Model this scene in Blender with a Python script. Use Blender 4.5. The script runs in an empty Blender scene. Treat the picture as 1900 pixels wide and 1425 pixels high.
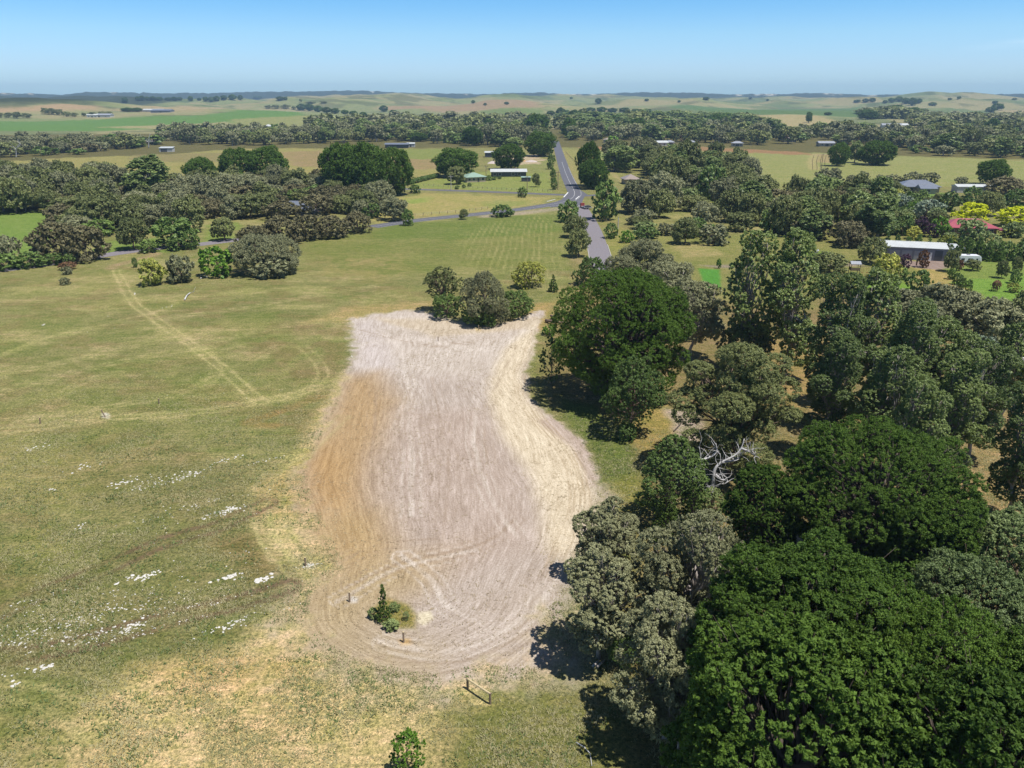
import bpy, math, random
import numpy as np
from mathutils import Vector
R = math.radians
sc = bpy.context.scene
COL = sc.collection

# ------------------------------------------------------------------ camera, sky, sun
CH = 44.0                     # height of the drone above the paddock
FPX = 1446.0                  # focal length in pixels of the 1900 px wide photograph
HOR = 176.0
PITCH = math.atan((712.5 - HOR) / FPX)
cam = bpy.data.cameras.new('camera'); cam.sensor_width = 36; cam.lens = FPX / 1900 * 36
cam.clip_start = 0.5; cam.clip_end = 60000
co = bpy.data.objects.new('camera', cam); COL.objects.link(co)
co.location = (0, 0, CH); co.rotation_euler = (math.pi/2 - PITCH, 0, 0)
sc.camera = co

SUN_EL, SUN_AZ = R(69), R(119)          # azimuth clockwise from +Y
w = bpy.data.worlds.new('World'); sc.world = w; w.use_nodes = True
nt = w.node_tree; nt.nodes.clear()
out = nt.nodes.new('ShaderNodeOutputWorld'); bg = nt.nodes.new('ShaderNodeBackground')
sky = nt.nodes.new('ShaderNodeTexSky'); sky.sky_type = 'NISHITA'; sky.sun_disc = False
sky.sun_elevation = SUN_EL; sky.sun_rotation = SUN_AZ; sky.altitude = 0; sky.air_density = 1.0
sky.dust_density = 0.3; sky.ozone_density = 3.0
tc = nt.nodes.new('ShaderNodeTexCoord'); sx = nt.nodes.new('ShaderNodeSeparateXYZ')
nt.links.new(tc.outputs['Generated'], sx.inputs[0])
rmp = nt.nodes.new('ShaderNodeValToRGB'); nt.links.new(sx.outputs['Z'], rmp.inputs[0])
e = rmp.color_ramp.elements
e[0].position = 0.0; e[0].color = (0.44, 0.70, 1.0, 1)
e[1].position = 0.5; e[1].color = (0.33, 0.34, 0.36, 1)
for p, c in ((0.011, (0.48, 0.69, 1.0, 1)), (0.03, (0.50, 0.67, 0.97, 1)), (0.066, (0.46, 0.66, 0.88, 1)), (0.1, (0.33, 0.59, 0.84, 1)), (0.2, (0.30, 0.52, 0.76, 1))):
    n = e.new(p); n.color = c
mul = nt.nodes.new('ShaderNodeMix'); mul.data_type = 'RGBA'; mul.blend_type = 'MULTIPLY'; mul.inputs[0].default_value = 1
scl = nt.nodes.new('ShaderNodeVectorMath'); scl.operation = 'SCALE'; scl.inputs['Scale'].default_value = 0.99
nt.links.new(rmp.outputs[0], scl.inputs[0])
nt.links.new(sky.outputs[0], mul.inputs[6]); nt.links.new(scl.outputs[0], mul.inputs[7])
def _m(op, *a):
    q = nt.nodes.new('ShaderNodeMath'); q.operation = op; q.use_clamp = False
    for k, v in enumerate(a):
        if hasattr(v, 'is_output'): nt.links.new(v, q.inputs[k])
        else: q.inputs[k].default_value = v
    return q.outputs[0]
_mp = nt.nodes.new('ShaderNodeMapping'); _mp.inputs['Scale'].default_value = (9, 9, 150); _mp.inputs['Rotation'].default_value = (0, 0.02, 0); nt.links.new(tc.outputs['Generated'], _mp.inputs[0])
_n = nt.nodes.new('ShaderNodeTexNoise'); _n.inputs['Scale'].default_value = 1.0; _n.inputs['Detail'].default_value = 6; nt.links.new(_mp.outputs[0], _n.inputs[0])
_z = _m('SUBTRACT', sx.outputs['Z'], _m('MULTIPLY_ADD', sx.outputs['X'], 0.09, 0.003))
_g = _m('POWER', 2.718, _m('MULTIPLY', _m('MULTIPLY', _z, _z), -90000.0))
_x = nt.nodes.new('ShaderNodeMapRange'); _x.inputs[1].default_value = 0.46; _x.inputs[2].default_value = 0.58; nt.links.new(sx.outputs['X'], _x.inputs[0])
_k = nt.nodes.new('ShaderNodeMapRange'); _k.inputs[1].default_value = 0.40; _k.inputs[2].default_value = 0.70; _k.inputs[4].default_value = 0.5; nt.links.new(_n.outputs[0], _k.inputs[0])
_f = _m('MULTIPLY', _m('MULTIPLY', _g, _x.outputs[0]), _k.outputs[0])
cl_ = nt.nodes.new('ShaderNodeMix'); cl_.data_type = 'RGBA'; nt.links.new(_f, cl_.inputs[0]); nt.links.new(mul.outputs[2], cl_.inputs[6]); cl_.inputs[7].default_value = (5.2, 5.9, 6.6, 1)
nt.links.new(cl_.outputs[2], bg.inputs[0]); bg.inputs[1].default_value = 0.15
nt.links.new(bg.outputs[0], out.inputs[0])

sl = bpy.data.lights.new('sun', 'SUN'); sl.energy = 4.6; sl.angle = R(0.53); sl.color = (1, 0.96, 0.9)
so = bpy.data.objects.new('sun', sl); COL.objects.link(so)
sd = Vector((math.cos(SUN_EL)*math.sin(SUN_AZ), math.cos(SUN_EL)*math.cos(SUN_AZ), math.sin(SUN_EL)))
so.rotation_euler = sd.to_track_quat('Z', 'Y').to_euler(); so.location = (0, 0, 300)
vs = sc.view_settings; vs.view_transform = 'Standard'; vs.look = 'None'; vs.exposure = 0.34; vs.gamma = 1
sc.render.engine = 'CYCLES'
sc.cycles.volume_bounces = 0; sc.cycles.max_bounces = 5; sc.cycles.diffuse_bounces = 3; sc.cycles.transmission_bounces = 3

# ------------------------------------------------------------------ helpers
KX = 1.62                     # how bright a white sheet in this sun would be
def lin(v):
    v = v/255.0
    return v/12.92 if v <= 0.04045 else ((v+0.055)/1.055)**2.4
def alb(r, g, b, k=KX):       # surface colour of something seen sunlit as r,g,b
    return np.array([lin(r)/k, lin(g)/k, lin(b)/k])

def hsh(ix, iy, s):
    h = (ix.astype(np.int64)*374761393 + iy.astype(np.int64)*668265263 + s*1442695041) & 0xFFFFFFFF
    h = ((h ^ (h >> 13))*1274126177) & 0xFFFFFFFF
    return ((h ^ (h >> 16)) & 0xFFFFFF)/float(0xFFFFFF)
def vnoise(x, y, s=0):
    x = np.asarray(x, float); y = np.asarray(y, float)
    ix = np.floor(x); iy = np.floor(y); fx = x-ix; fy = y-iy
    fx = fx*fx*(3-2*fx); fy = fy*fy*(3-2*fy)
    a = hsh(ix, iy, s); b = hsh(ix+1, iy, s); c = hsh(ix, iy+1, s); d = hsh(ix+1, iy+1, s)
    return (a*(1-fx)+b*fx)*(1-fy)+(c*(1-fx)+d*fx)*fy
def fbm(x, y, s=0, o=4):
    t = 0; a = 0.5; n = 0
    for i in range(o):
        t = t + a*vnoise(x*2**i, y*2**i, s+i*17); n += a; a *= 0.5
    return t/n
def sm(a, b, x):
    t = np.clip((x-a)/(b-a), 0, 1); return t*t*(3-2*t)

RIDGE = [(-60,174),(0,172.5),(60,174),(121,176),(164,171.5),(230,172),(303,173),(400,173),(470,171),(560,170),(640,168),(690,169),(750,172.5),(900,174.5),(940,173),(1000,171.5),(1040,174),(1100,175),(1190,171.5),(1270,172),(1340,175),(1420,174.5),(1520,173),(1600,175.5),(1700,176),(1800,175),(1960,174)]
def height(x, y):
    x = np.asarray(x, float); y = np.asarray(y, float)
    r = np.hypot(x, y)
    a = sm(1100, 2600, r)
    h = a*((fbm(x/520, y/380, 5, 4)-0.37)*112 + (fbm(x/150, y/150, 6, 2)-0.5)*9)
    h = np.maximum(h, 0)*(1-sm(4300, 5400, r))
    ax = np.arctan2(x, np.maximum(y, 1e-3))
    px = 950 + FPX/math.cos(PITCH)*np.tan(np.clip(ax, -1.2, 1.2))*0.997
    prof = np.interp(px, [p[0] for p in RIDGE], [p[1] for p in RIDGE])
    top = CH + (HOR-prof)*math.cos(PITCH)**2/FPX*6600 + (fbm(px/9, r/900, 9, 3)-0.5)*16
    h = h + sm(5000, 6600, r)*(1-sm(6700, 8500, r))*top*np.where(y > 0, 1, 0.4)
    return h

cp, sp = math.cos(PITCH), math.sin(PITCH)
def ray(px, py):
    u = (px-950)/FPX; v = (712.5-py)/FPX
    return np.array([u, cp + v*sp, -sp + v*cp])
def hit(px, py):
    d = ray(px, py)
    if d[2] < -1e-4:
        t = -CH/d[2]
        if t*math.hypot(d[0], d[1]) < 1000: return d[0]*t, d[1]*t
    ts = np.geomspace(900, 9000, 900)
    z = CH + d[2]*ts - height(d[0]*ts, d[1]*ts)
    k = np.argmax(z < 0)
    if z[k] >= 0: k = len(ts)-1
    return d[0]*ts[k], d[1]*ts[k]
def proj(x, y, z):
    vy = y*cp - (z-CH)*sp; vz = y*sp + (z-CH)*cp
    return 950 + FPX*x/vy, 712.5 - FPX*vz/vy
def zat(y, py):               # height of a point at forward distance y that shows at row py
    v = (712.5-py)/FPX
    return CH + y*(v*cp - sp)/(cp + v*sp)
def ppm(x, y, z):             # photo pixels per metre at a point
    return FPX/(y*cp - (z-CH)*sp)

def tag(o, label=None, cat=None, group=None, kind=None):
    if label: o['label'] = label
    if cat: o['category'] = cat
    if group: o['group'] = group
    if kind: o['kind'] = kind
    return o
def empty(name, loc, rz=0):
    o = bpy.data.objects.new(name, None); COL.objects.link(o); o.location = loc; o.rotation_euler = (0, 0, rz)
    o.empty_display_size = 0.5
    return o
def link(name, me, mat=None, parent=None):
    o = bpy.data.objects.new(name, me); COL.objects.link(o)
    if mat and not me.materials: me.materials.append(mat)
    if parent: o.parent = parent
    return o
def np_mesh(name, V, F, smooth=False):
    V = np.asarray(V, np.float32).reshape(-1, 3); F = np.asarray(F, np.int32)
    k = F.shape[1]
    me = bpy.data.meshes.new(name)
    me.vertices.add(len(V)); me.vertices.foreach_set('co', V.ravel())
    me.loops.add(F.size); me.loops.foreach_set('vertex_index', F.ravel())
    me.polygons.add(len(F)); me.polygons.foreach_set('loop_start', np.arange(0, F.size, k, dtype=np.int32))
    me.polygons.foreach_set('loop_total', np.full(len(F), k, np.int32))
    if smooth: me.polygons.foreach_set('use_smooth', np.ones(len(F), bool))
    me.update(calc_edges=True)
    return me
class MB:
    """collects boxes, prisms and tubes and links them as ONE mesh object"""
    def __init__(s): s.v = []; s.f = []
    def add(s, vs, fs):
        b = len(s.v); s.v += [tuple(map(float, v)) for v in vs]; s.f += [tuple(i+b for i in f) for f in fs]; return s
    def box(s, x0, x1, y0, y1, z0, z1):
        return s.add([(x0,y0,z0),(x1,y0,z0),(x1,y1,z0),(x0,y1,z0),(x0,y0,z1),(x1,y0,z1),(x1,y1,z1),(x0,y1,z1)],
                     [(0,3,2,1),(4,5,6,7),(0,1,5,4),(1,2,6,5),(2,3,7,6),(3,0,4,7)])
    def tube(s, pts, rad, n=6):
        pts = [Vector(p) for p in pts]; b = len(s.v); m = len(pts)
        for i, p in enumerate(pts):
            d = (pts[min(i+1, m-1)]-pts[max(i-1, 0)]).normalized()
            a = d.cross(Vector((0.3, 0.9, 0.1))); a = a.normalized() if a.length > 1e-3 else Vector((1, 0, 0)); c = d.cross(a)
            r = rad[i] if hasattr(rad, '__len__') else rad
            for k in range(n):
                t = 2*math.pi*k/n; q = p + a*math.cos(t)*r + c*math.sin(t)*r; s.v.append((q.x, q.y, q.z))
        for i in range(m-1):
            for k in range(n):
                s.f.append((b+i*n+k, b+i*n+(k+1) % n, b+(i+1)*n+(k+1) % n, b+(i+1)*n+k))
        s.f.append(tuple(b+k for k in reversed(range(n)))); s.f.append(tuple(b+(m-1)*n+k for k in range(n)))
        return s
    def ngon_prism(s, pts, z0, z1):
        n = len(pts)
        return s.add([(p[0], p[1], z0) for p in pts]+[(p[0], p[1], z1) for p in pts],
                     [tuple(reversed(range(n))), tuple(range(n, 2*n))]+[(i, (i+1) % n, (i+1) % n+n, i+n) for i in range(n)])
    def mesh(s, name, smooth=False):
        me = bpy.data.meshes.new(name); me.from_pydata(s.v, [], s.f)
        if smooth: me.polygons.foreach_set('use_smooth', np.ones(len(me.polygons), bool))
        me.update(); return me
    def build(s, name, mat, parent=None, smooth=False, bevel=0):
        o = link(name, s.mesh(name, smooth), mat, parent)
        if bevel:
            b = o.modifiers.new('bevel', 'BEVEL'); b.width = bevel; b.segments = 2
        return o

# ------------------------------------------------------------------ materials
def newmat(name):
    m = bpy.data.materials.new(name); m.use_nodes = True
    return m, m.node_tree, m.node_tree.nodes['Principled BSDF']
def simple(name, col, rough=0.7, var=0.12, scale=3.0, metal=0):
    m, t, b = newmat(name)
    n = t.nodes.new('ShaderNodeTexNoise'); n.inputs['Scale'].default_value = scale; n.inputs['Detail'].default_value = 6
    g = t.nodes.new('ShaderNodeTexCoord'); t.links.new(g.outputs['Object'], n.inputs['Vector'])
    r = t.nodes.new('ShaderNodeMapRange'); r.inputs['From Min'].default_value = 0.3; r.inputs['From Max'].default_value = 0.7
    r.inputs['To Min'].default_value = 1-var; r.inputs['To Max'].default_value = 1+var; t.links.new(n.outputs[0], r.inputs[0])
    x = t.nodes.new('ShaderNodeVectorMath'); x.operation = 'SCALE'; x.inputs[0].default_value = tuple(col)
    t.links.new(r.outputs[0], x.inputs['Scale']); t.links.new(x.outputs[0], b.inputs['Base Color'])
    b.inputs['Roughness'].default_value = rough; b.inputs['Metallic'].default_value = metal
    return m
def ribbed(name, col, pitch=0.25, axis='X', rough=0.4):
    m, t, b = newmat(name)
    wv = t.nodes.new('ShaderNodeTexWave'); wv.bands_direction = axis; wv.inputs['Scale'].default_value = 1/(pitch*3.2)
    g = t.nodes.new('ShaderNodeTexCoord'); t.links.new(g.outputs['Object'], wv.inputs['Vector'])
    bp = t.nodes.new('ShaderNodeBump'); bp.inputs['Strength'].default_value = 0.6; bp.inputs['Distance'].default_value = 0.05
    t.links.new(wv.outputs[0], bp.inputs['Height']); t.links.new(bp.outputs[0], b.inputs['Normal'])
    n = t.nodes.new('ShaderNodeTexNoise'); n.inputs['Scale'].default_value = 0.6; t.links.new(g.outputs['Object'], n.inputs['Vector'])
    r = t.nodes.new('ShaderNodeMapRange'); r.inputs['To Min'].default_value = 0.82; r.inputs['To Max'].default_value = 1.15
    t.links.new(n.outputs[0], r.inputs[0])
    x = t.nodes.new('ShaderNodeVectorMath'); x.operation = 'SCALE'; x.inputs[0].default_value = tuple(col)
    t.links.new(r.outputs[0], x.inputs['Scale']); t.links.new(x.outputs[0], b.inputs['Base Color'])
    b.inputs['Roughness'].default_value = rough
    return m
def foliage(name, c0, c1, trans=0.18, rough=0.55, spec=0.3):
    """leaf colour wandering between two greens: per leaf clump (attribute tint) and per plant"""
    m, t, b = newmat(name)
    a = t.nodes.new('ShaderNodeAttribute'); a.attribute_name = 'tint'
    oi = t.nodes.new('ShaderNodeObjectInfo')
    s = t.nodes.new('ShaderNodeMath'); s.operation = 'MULTIPLY_ADD'; s.inputs[1].default_value = 0.5
    t.links.new(oi.outputs['Random'], s.inputs[0])
    a2 = t.nodes.new('ShaderNodeMath'); a2.operation = 'MULTIPLY'; a2.inputs[1].default_value = 0.65
    t.links.new(a.outputs['Fac'], a2.inputs[0]); t.links.new(a2.outputs[0], s.inputs[2])
    mx = t.nodes.new('ShaderNodeMix'); mx.data_type = 'RGBA'
    mx.inputs[6].default_value = (*c0, 1); mx.inputs[7].default_value = (*c1, 1); t.links.new(s.outputs[0], mx.inputs[0])
    t.links.new(mx.outputs[2], b.inputs['Base Color']); b.inputs['Roughness'].default_value = rough
    b.inputs['Specular IOR Level'].default_value = spec
    tr = t.nodes.new('ShaderNodeBsdfTranslucent'); t.links.new(mx.outputs[2], tr.inputs[0])
    ms = t.nodes.new('ShaderNodeMixShader'); ms.inputs[0].default_value = trans
    t.links.new(b.outputs[0], ms.inputs[1]); t.links.new(tr.outputs[0], ms.inputs[2])
    t.links.new(ms.outputs[0], t.nodes['Material Output'].inputs[0])
    return m
FM = {
 'pine':   foliage('pine_needles', (0.036,0.076,0.012), (0.145,0.24,0.036), 0.3, 0.6, 0.15),
 'gum':    foliage('gum_leaves', (0.10,0.155,0.045), (0.34,0.42,0.13), 0.28, 0.45, 0.4),
 'grey':   foliage('grey_gum_leaves', (0.14,0.15,0.072), (0.37,0.375,0.20), 0.22, 0.6, 0.25),
 'olive':  foliage('olive_gum_leaves', (0.10,0.125,0.042), (0.30,0.325,0.115), 0.22, 0.55, 0.3),
 'brown':  foliage('olive_brown_leaves', (0.115,0.11,0.048), (0.27,0.24,0.12), 0.2, 0.6, 0.3),
 'bush':   foliage('bush_leaves', (0.075,0.135,0.030), (0.25,0.35,0.085), 0.28, 0.5, 0.35),
 'light':  foliage('pale_green_leaves', (0.19,0.25,0.08), (0.38,0.45,0.18), 0.25, 0.55, 0.3),
 'gold':   foliage('golden_leaves', (0.48,0.54,0.012), (0.74,0.78,0.03), 0.3, 0.6, 0.2),
 'bloom':  foliage('yellow_tipped_leaves', (0.16,0.21,0.04), (0.66,0.64,0.14), 0.25, 0.6, 0.3),
 'purple': foliage('plum_leaves', (0.065,0.03,0.055), (0.14,0.07,0.11), 0.2, 0.6, 0.3),
 'silver': foliage('silver_leaves', (0.17,0.225,0.15), (0.36,0.43,0.30), 0.2, 0.5, 0.4),
 'sage':   foliage('sage_leaves', (0.10,0.15,0.05), (0.29,0.37,0.14), 0.25, 0.55, 0.3),
 'vivid':  foliage('fresh_green_leaves', (0.09,0.20,0.02), (0.26,0.43,0.05), 0.3, 0.5, 0.35),
 'rust':   foliage('rust_leaves', (0.17,0.085,0.045), (0.32,0.19,0.10), 0.2, 0.6, 0.3),
}
BARK_D = simple('dark_bark', (0.09,0.07,0.055), 0.9, 0.35, 2)
BARK_P = simple('pale_bark', (0.34,0.30,0.27), 0.85, 0.35, 1.5)
BARK_S = simple('silver_dead_wood', (0.50,0.49,0.49), 0.8, 0.25, 2)
BARK_B = simple('brown_bark', (0.20,0.14,0.10), 0.9, 0.35, 2)

# ------------------------------------------------------------------ ground colours
def P(*pts): return [hit(*p) for p in pts]
def sdist(poly, X, Y):
    """signed distance to a polygon on the ground, positive inside"""
    n = len(poly); best = np.full(X.shape, 1e18); ins = np.zeros(X.shape, bool)
    for i in range(n):
        x0, y0 = poly[i]; x1, y1 = poly[(i+1) % n]
        dx, dy = x1-x0, y1-y0; L = dx*dx+dy*dy+1e-9
        t = np.clip(((X-x0)*dx+(Y-y0)*dy)/L, 0, 1)
        best = np.minimum(best, (X-x0-t*dx)**2+(Y-y0-t*dy)**2)
        c = ((y0 > Y) != (y1 > Y)) & (X < (x1-x0)*(Y-y0)/((y1-y0) if abs(y1-y0) > 1e-9 else 1e-9)+x0)
        ins ^= c
    d = np.sqrt(best); return np.where(ins, d, -d)
def smooth_line(pts, k=6):
    pts = [np.array(p, float) for p in pts]; o = []
    for i in range(len(pts)-1):
        p0 = pts[max(i-1, 0)]; p1 = pts[i]; p2 = pts[i+1]; p3 = pts[min(i+2, len(pts)-1)]
        for j in range(k):
            t = j/k
            o.append(0.5*((2*p1)+(-p0+p2)*t+(2*p0-5*p1+4*p2-p3)*t*t+(-p0+3*p1-3*p2+p3)*t**3))
    o.append(pts[-1]); return [tuple(q) for q in o]
def ldist(line, X, Y):
    best = np.full(X.shape, 1e18); side = np.zeros(X.shape)
    for i in range(len(line)-1):
        x0, y0 = line[i]; x1, y1 = line[i+1]; dx, dy = x1-x0, y1-y0; L = dx*dx+dy*dy+1e-9
        t = np.clip(((X-x0)*dx+(Y-y0)*dy)/L, 0, 1)
        d = (X-x0-t*dx)**2+(Y-y0-t*dy)**2
        tt = ((X-x0)*dx+(Y-y0)*dy)/L
        if i == 0: d = np.where(tt < 0, 1e12, d)
        if i == len(line)-2: d = np.where(tt > 1, 1e12, d)
        s = np.sign(dx*(Y-y0)-dy*(X-x0)); side = np.where(d < best, s, side); best = np.minimum(best, d)
    return np.sqrt(best)*side

BARE_PX = [(655,592),(700,584),(755,576),(800,583),(860,600),(905,602),(955,594),(1003,576),(1012,584),(995,610),(988,650),(976,700),(984,738),(1022,770),(1060,800),(1092,834),(1108,880),(1110,930),(1092,970),(1084,1010),(1066,1060),(1045,1100),(1012,1150),(1004,1190),(1036,1236),(985,1246),(900,1236),(820,1256),(740,1246),(660,1228),(604,1196),(572,1150),(568,1112),(590,1080),(632,1056),(618,1010),(590,965),(570,915),(566,872),(588,820),(618,760),(640,705),(660,665),(655,625)]
def build_ground():
    th0 = np.radians(np.arange(-43, 43.001, 0.125))
    th1 = np.radians(np.arange(43, 317, 6.0))[1:]
    th = np.concatenate([th0, th1])
    rr = [12.0]
    while rr[-1] < 16000: rr.append(rr[-1]*(1.0056 if 36 < rr[-1] < 7000 else 1.05))
    rr = np.array(rr)
    T, Q = np.meshgrid(th, rr); X = (Q*np.sin(T)); Y = (Q*np.cos(T))
    nr, nc = X.shape
    Z = height(X, Y)
    # gentle real undulation of the paddock
    V = np.stack([X.ravel(), Y.ravel(), Z.ravel()], 1)
    V = np.vstack([V, [[0, 0, 0]]])
    i = np.arange(nr-1)[:, None]; j = np.arange(nc)[None, :]; jn = (j+1) % nc
    F = np.stack([i*nc+j, i*nc+jn, (i+1)*nc+jn, (i+1)*nc+j], -1).reshape(-1, 4)[:, ::-1]
    me = np_mesh('ground', V, F, True)
    x = V[:, 0].astype(float); y = V[:, 1].astype(float); r = np.hypot(x, y)
    n1 = fbm(x/14, y/14, 1, 5); n2 = fbm(x/3.1, y/3.1, 2, 4); n3 = fbm(x/60, y/40, 3, 4)
    wsc = np.clip(r/90, 0.6, 12)
    wx = x + (fbm(x/6, y/6, 31, 4)-0.5)*4*wsc*0.6; wy = y + (fbm(x/6, y/6, 47, 4)-0.5)*6*wsc*0.6
    C = np.zeros((len(x), 3)); rough = np.ones(len(x))     # rough = how much grass texture
    def paint(px, col, soft=1.5, op=1.0, noise=None, g=None, warp=1.0, world=None):
        pl = world or P(*px)
        xs = [p[0] for p in pl]; ys = [p[1] for p in pl]; m = soft*4+12*max(1, np.mean(ys)/200)
        idx = np.where((x > min(xs)-m) & (x < max(xs)+m) & (y > min(ys)-m) & (y < max(ys)+m))[0]
        if not len(idx): return
        X_ = x[idx]+(wx[idx]-x[idx])*warp; Y_ = y[idx]+(wy[idx]-y[idx])*warp
        a = sm(-soft, soft, sdist(pl, X_, Y_))*op
        if noise is not None: a = a*noise[idx]
        C[idx] = C[idx]*(1-a[:, None])+np.asarray(col)[None]*a[:, None]
        if g is not None: rough[idx] = rough[idx]*(1-a)+g*a
    def stroke(px, col, wid, op=1.0, soft=None, noise=None, g=None, warp=0.15, gauge=0):
        ln = smooth_line(P(*px))
        xs = [p[0] for p in ln]; ys = [p[1] for p in ln]; m = wid*4+5
        idx = np.where((x > min(xs)-m) & (x < max(xs)+m) & (y > min(ys)-m) & (y < max(ys)+m))[0]
        if not len(idx): return
        X_ = x[idx]+(wx[idx]-x[idx])*warp; Y_ = y[idx]+(wy[idx]-y[idx])*warp
        d = np.abs(ldist(ln, X_, Y_))
        if gauge: d = np.abs(d-gauge)
        sf = soft or wid*0.6
        a = (1-sm(wid/2-sf/2, wid/2+sf/2, d))*op
        if noise is not None: a = a*noise[idx]
        C[idx] = C[idx]*(1-a[:, None])+np.asarray(col)[None]*a[:, None]
        if g is not None: rough[idx] = rough[idx]*(1-a)+g*a
    # ---- base meadow
    a0 = alb(152,150,98); a1 = alb(160,156,100); a2 = alb(134,136,84); a3 = alb(148,134,92)
    C[:] = a0
    def blend(col, m): C[:] = C*(1-m[:, None])+col[None]*m[:, None]
    blend(a1, sm(0.48, 0.66, n1)*0.75); blend(a2, sm(0.50, 0.68, fbm(x/9, y/9, 71, 4))*0.7); blend(a3, sm(0.55, 0.72, fbm(x/7, y/5, 77, 4))*0.55)
    nr_ = (1-sm(250, 500, r))
    blend(alb(186,176,124), nr_*sm(0.54, 0.66, fbm(x/16+3, y/7, 111, 5))*0.6)
    blend(alb(132,140,80), nr_*sm(0.56, 0.68, fbm(x/11, y/8, 113, 5))*0.55)
    blend(alb(150,132,92), nr_*sm(0.60, 0.70, fbm(x/6, y/4, 117, 4))*0.35)
    far = sm(700, 1300, r)
    hill = alb(158,160,118)[None]*(1-n3[:, None])+alb(140,152,104)[None]*n3[:, None]
    C[:] = C*(1-far[:, None])+hill*far[:, None]
    blend(alb(184,168,134), far*sm(0.50, 0.60, fbm(x/330, y/200, 91, 4))*0.6)
    blend(alb(106,128,86), far*sm(0.54, 0.58, fbm(x/300, y/260, 95, 3))*0.65)
    blend(alb(96,104,74), far*sm(0.60, 0.64, fbm(x/90, y/70, 97, 4))*0.6)
    # ---- far distance
    dark = alb(70,80,60)
    paint([(-80,196),(0,194),(90,192),(180,188),(330,184),(330,180),(-80,178)], dark, 60)
    ridge = sm(4900, 5300, r)
    blend(alb(66,78,62), ridge)
    pxa = 950 + FPX/math.cos(PITCH)*np.tan(np.clip(np.arctan2(x, np.maximum(y, 1)), -1.2, 1.2))
    for c0, hw, lo in ((12,14,0.5),(58,5,0.5),(210,6,0.6),(1056,26,0.45),(1100,9,0.5),(1372,9,0.5),(1420,24,0.5),(1545,20,0.5),(1690,26,0.52),(1735,12,0.5),(1620,9,0.5),(865,3,0.5),(690,3,0.5)):
        mk = (1-sm(hw*0.6, hw, np.abs(pxa-c0)))*sm(6000, 6350, r)*(1-sm(6650, 6900, r))*sm(lo-0.08, lo+0.02, fbm(pxa/7, r/120, 61, 3))
        blend(alb(235,228,220), mk*(y > 0))
    paint([(-60,212),(0,211),(60,206),(190,206),(180,196),(60,197),(0,201),(-60,203)], alb(190,163,132), 25)
    paint([(190,204),(260,200),(330,196),(420,200),(380,206),(250,208)], alb(184,166,132), 25)
    paint([(-60,225),(0,225),(200,221),(380,214),(560,208),(560,216),(350,236),(200,243),(0,243),(-60,243)], alb(112,148,78), 12)
    paint([(180,236),(300,232),(420,226),(450,232),(300,240)], alb(176,168,125), 8)
    paint([(430,222),(570,214),(700,224),(560,244),(430,238)], alb(158,160,105), 8)
    paint([(750,196),(1000,190),(1000,200),(880,206),(700,200)], alb(176,152,125), 25)
    paint([(890,206),(1010,204),(1000,218),(900,216)], alb(128,144,88), 12)
    paint([(1240,198),(1600,196),(1600,212),(1590,218),(1380,212),(1300,206)], alb(106,132,82), 12)
    paint([(1340,214),(1520,216),(1600,232),(1590,250),(1500,252),(1380,246)], alb(184,170,128), 8)
    paint([(1600,236),(1700,240),(1700,247),(1590,250)], alb(150,150,92), 5)
    paint([(1850,205),(1960,198),(1960,215),(1850,218)], alb(178,165,130), 10)
    # ---- belts' floors
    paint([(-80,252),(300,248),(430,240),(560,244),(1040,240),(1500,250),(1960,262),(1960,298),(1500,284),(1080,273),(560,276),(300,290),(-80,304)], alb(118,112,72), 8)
    # ---- middle fields
    paint([(-80,304),(150,292),(320,286),(440,276),(560,275),(640,278),(760,290),(880,300),(840,334),(620,345),(330,340),(190,336),(-80,345)], alb(168,160,102), 4)
    paint([(240,288),(420,283),(420,300),(250,302)], alb(150,138,100), 5, 0.7)
    paint([(520,282),(600,280),(830,292),(840,312),(700,318),(540,308)], alb(168,148,108), 4)
    paint([(700,278),(860,276),(880,288),(790,296),(700,290)], alb(146,154,88), 3)
    paint([(770,348),(1024,358),(1018,296),(900,318),(800,334),(760,340)], alb(152,160,92), 2.5)
    paint([(900,318),(1015,322),(1015,298),(930,302)], alb(150,152,96), 2.5)
    paint([(930,290),(1002,286),(1004,303),(946,306)], alb(205,185,160), 2)
    paint([(664,400),(700,376),(790,358),(900,362),(1025,366),(1004,377),(880,394),(770,404),(700,414)], alb(178,168,108), 2)
    paint([(740,372),(790,366),(800,374),(760,378)], alb(150,172,88), 3, 0.7)
    paint([(900,372),(985,372),(985,378),(900,386)], alb(150,160,92), 3, 0.7)
    paint([(1038,282),(1046,276),(1150,282),(1150,330),(1088,350),(1068,330)], alb(162,158,100), 3)
    paint([(1075,274),(1250,270),(1500,283),(1960,300),(1960,352),(1700,345),(1560,368),(1380,340),(1250,300),(1110,292)], alb(160,162,104), 4)
    paint([(1075,273),(1250,270),(1500,283),(1500,288),(1250,278),(1080,278)], alb(170,134,100), 3)
    paint([(1110,284),(1250,281),(1250,292),(1120,296)], alb(138,158,98), 4, 0.8)
    paint([(1510,284),(1560,288),(1560,303),(1510,300)], alb(178,158,118), 3, .8)
    paint([(1540,345),(1660,338),(1690,366),(1600,380),(1540,370)], alb(138,148,70), 3)
    paint([(1285,345),(1345,350),(1345,375),(1285,372)], alb(130,158,76), 2.5, .85)
    paint([(1660,360),(1760,358),(1750,374),(1670,374)], alb(120,156,76), 2, .85)
    paint([(1640,425),(1960,415),(1960,478),(1760,470),(1640,440)], alb(126,148,72), 2, .8)
    paint([(1300,330),(1500,345),(1500,400),(1350,380)], alb(150,152,92), 3, 0.5)
    # ---- left pasture and garden ground
    paint([(-80,385),(60,386),(104,392),(112,440),(60,470),(-80,478)], alb(132,158,78), 3, 0.95)
    paint([(180,450),(300,440),(300,470),(180,474)], alb(130,155,76), 2, .9)
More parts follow.
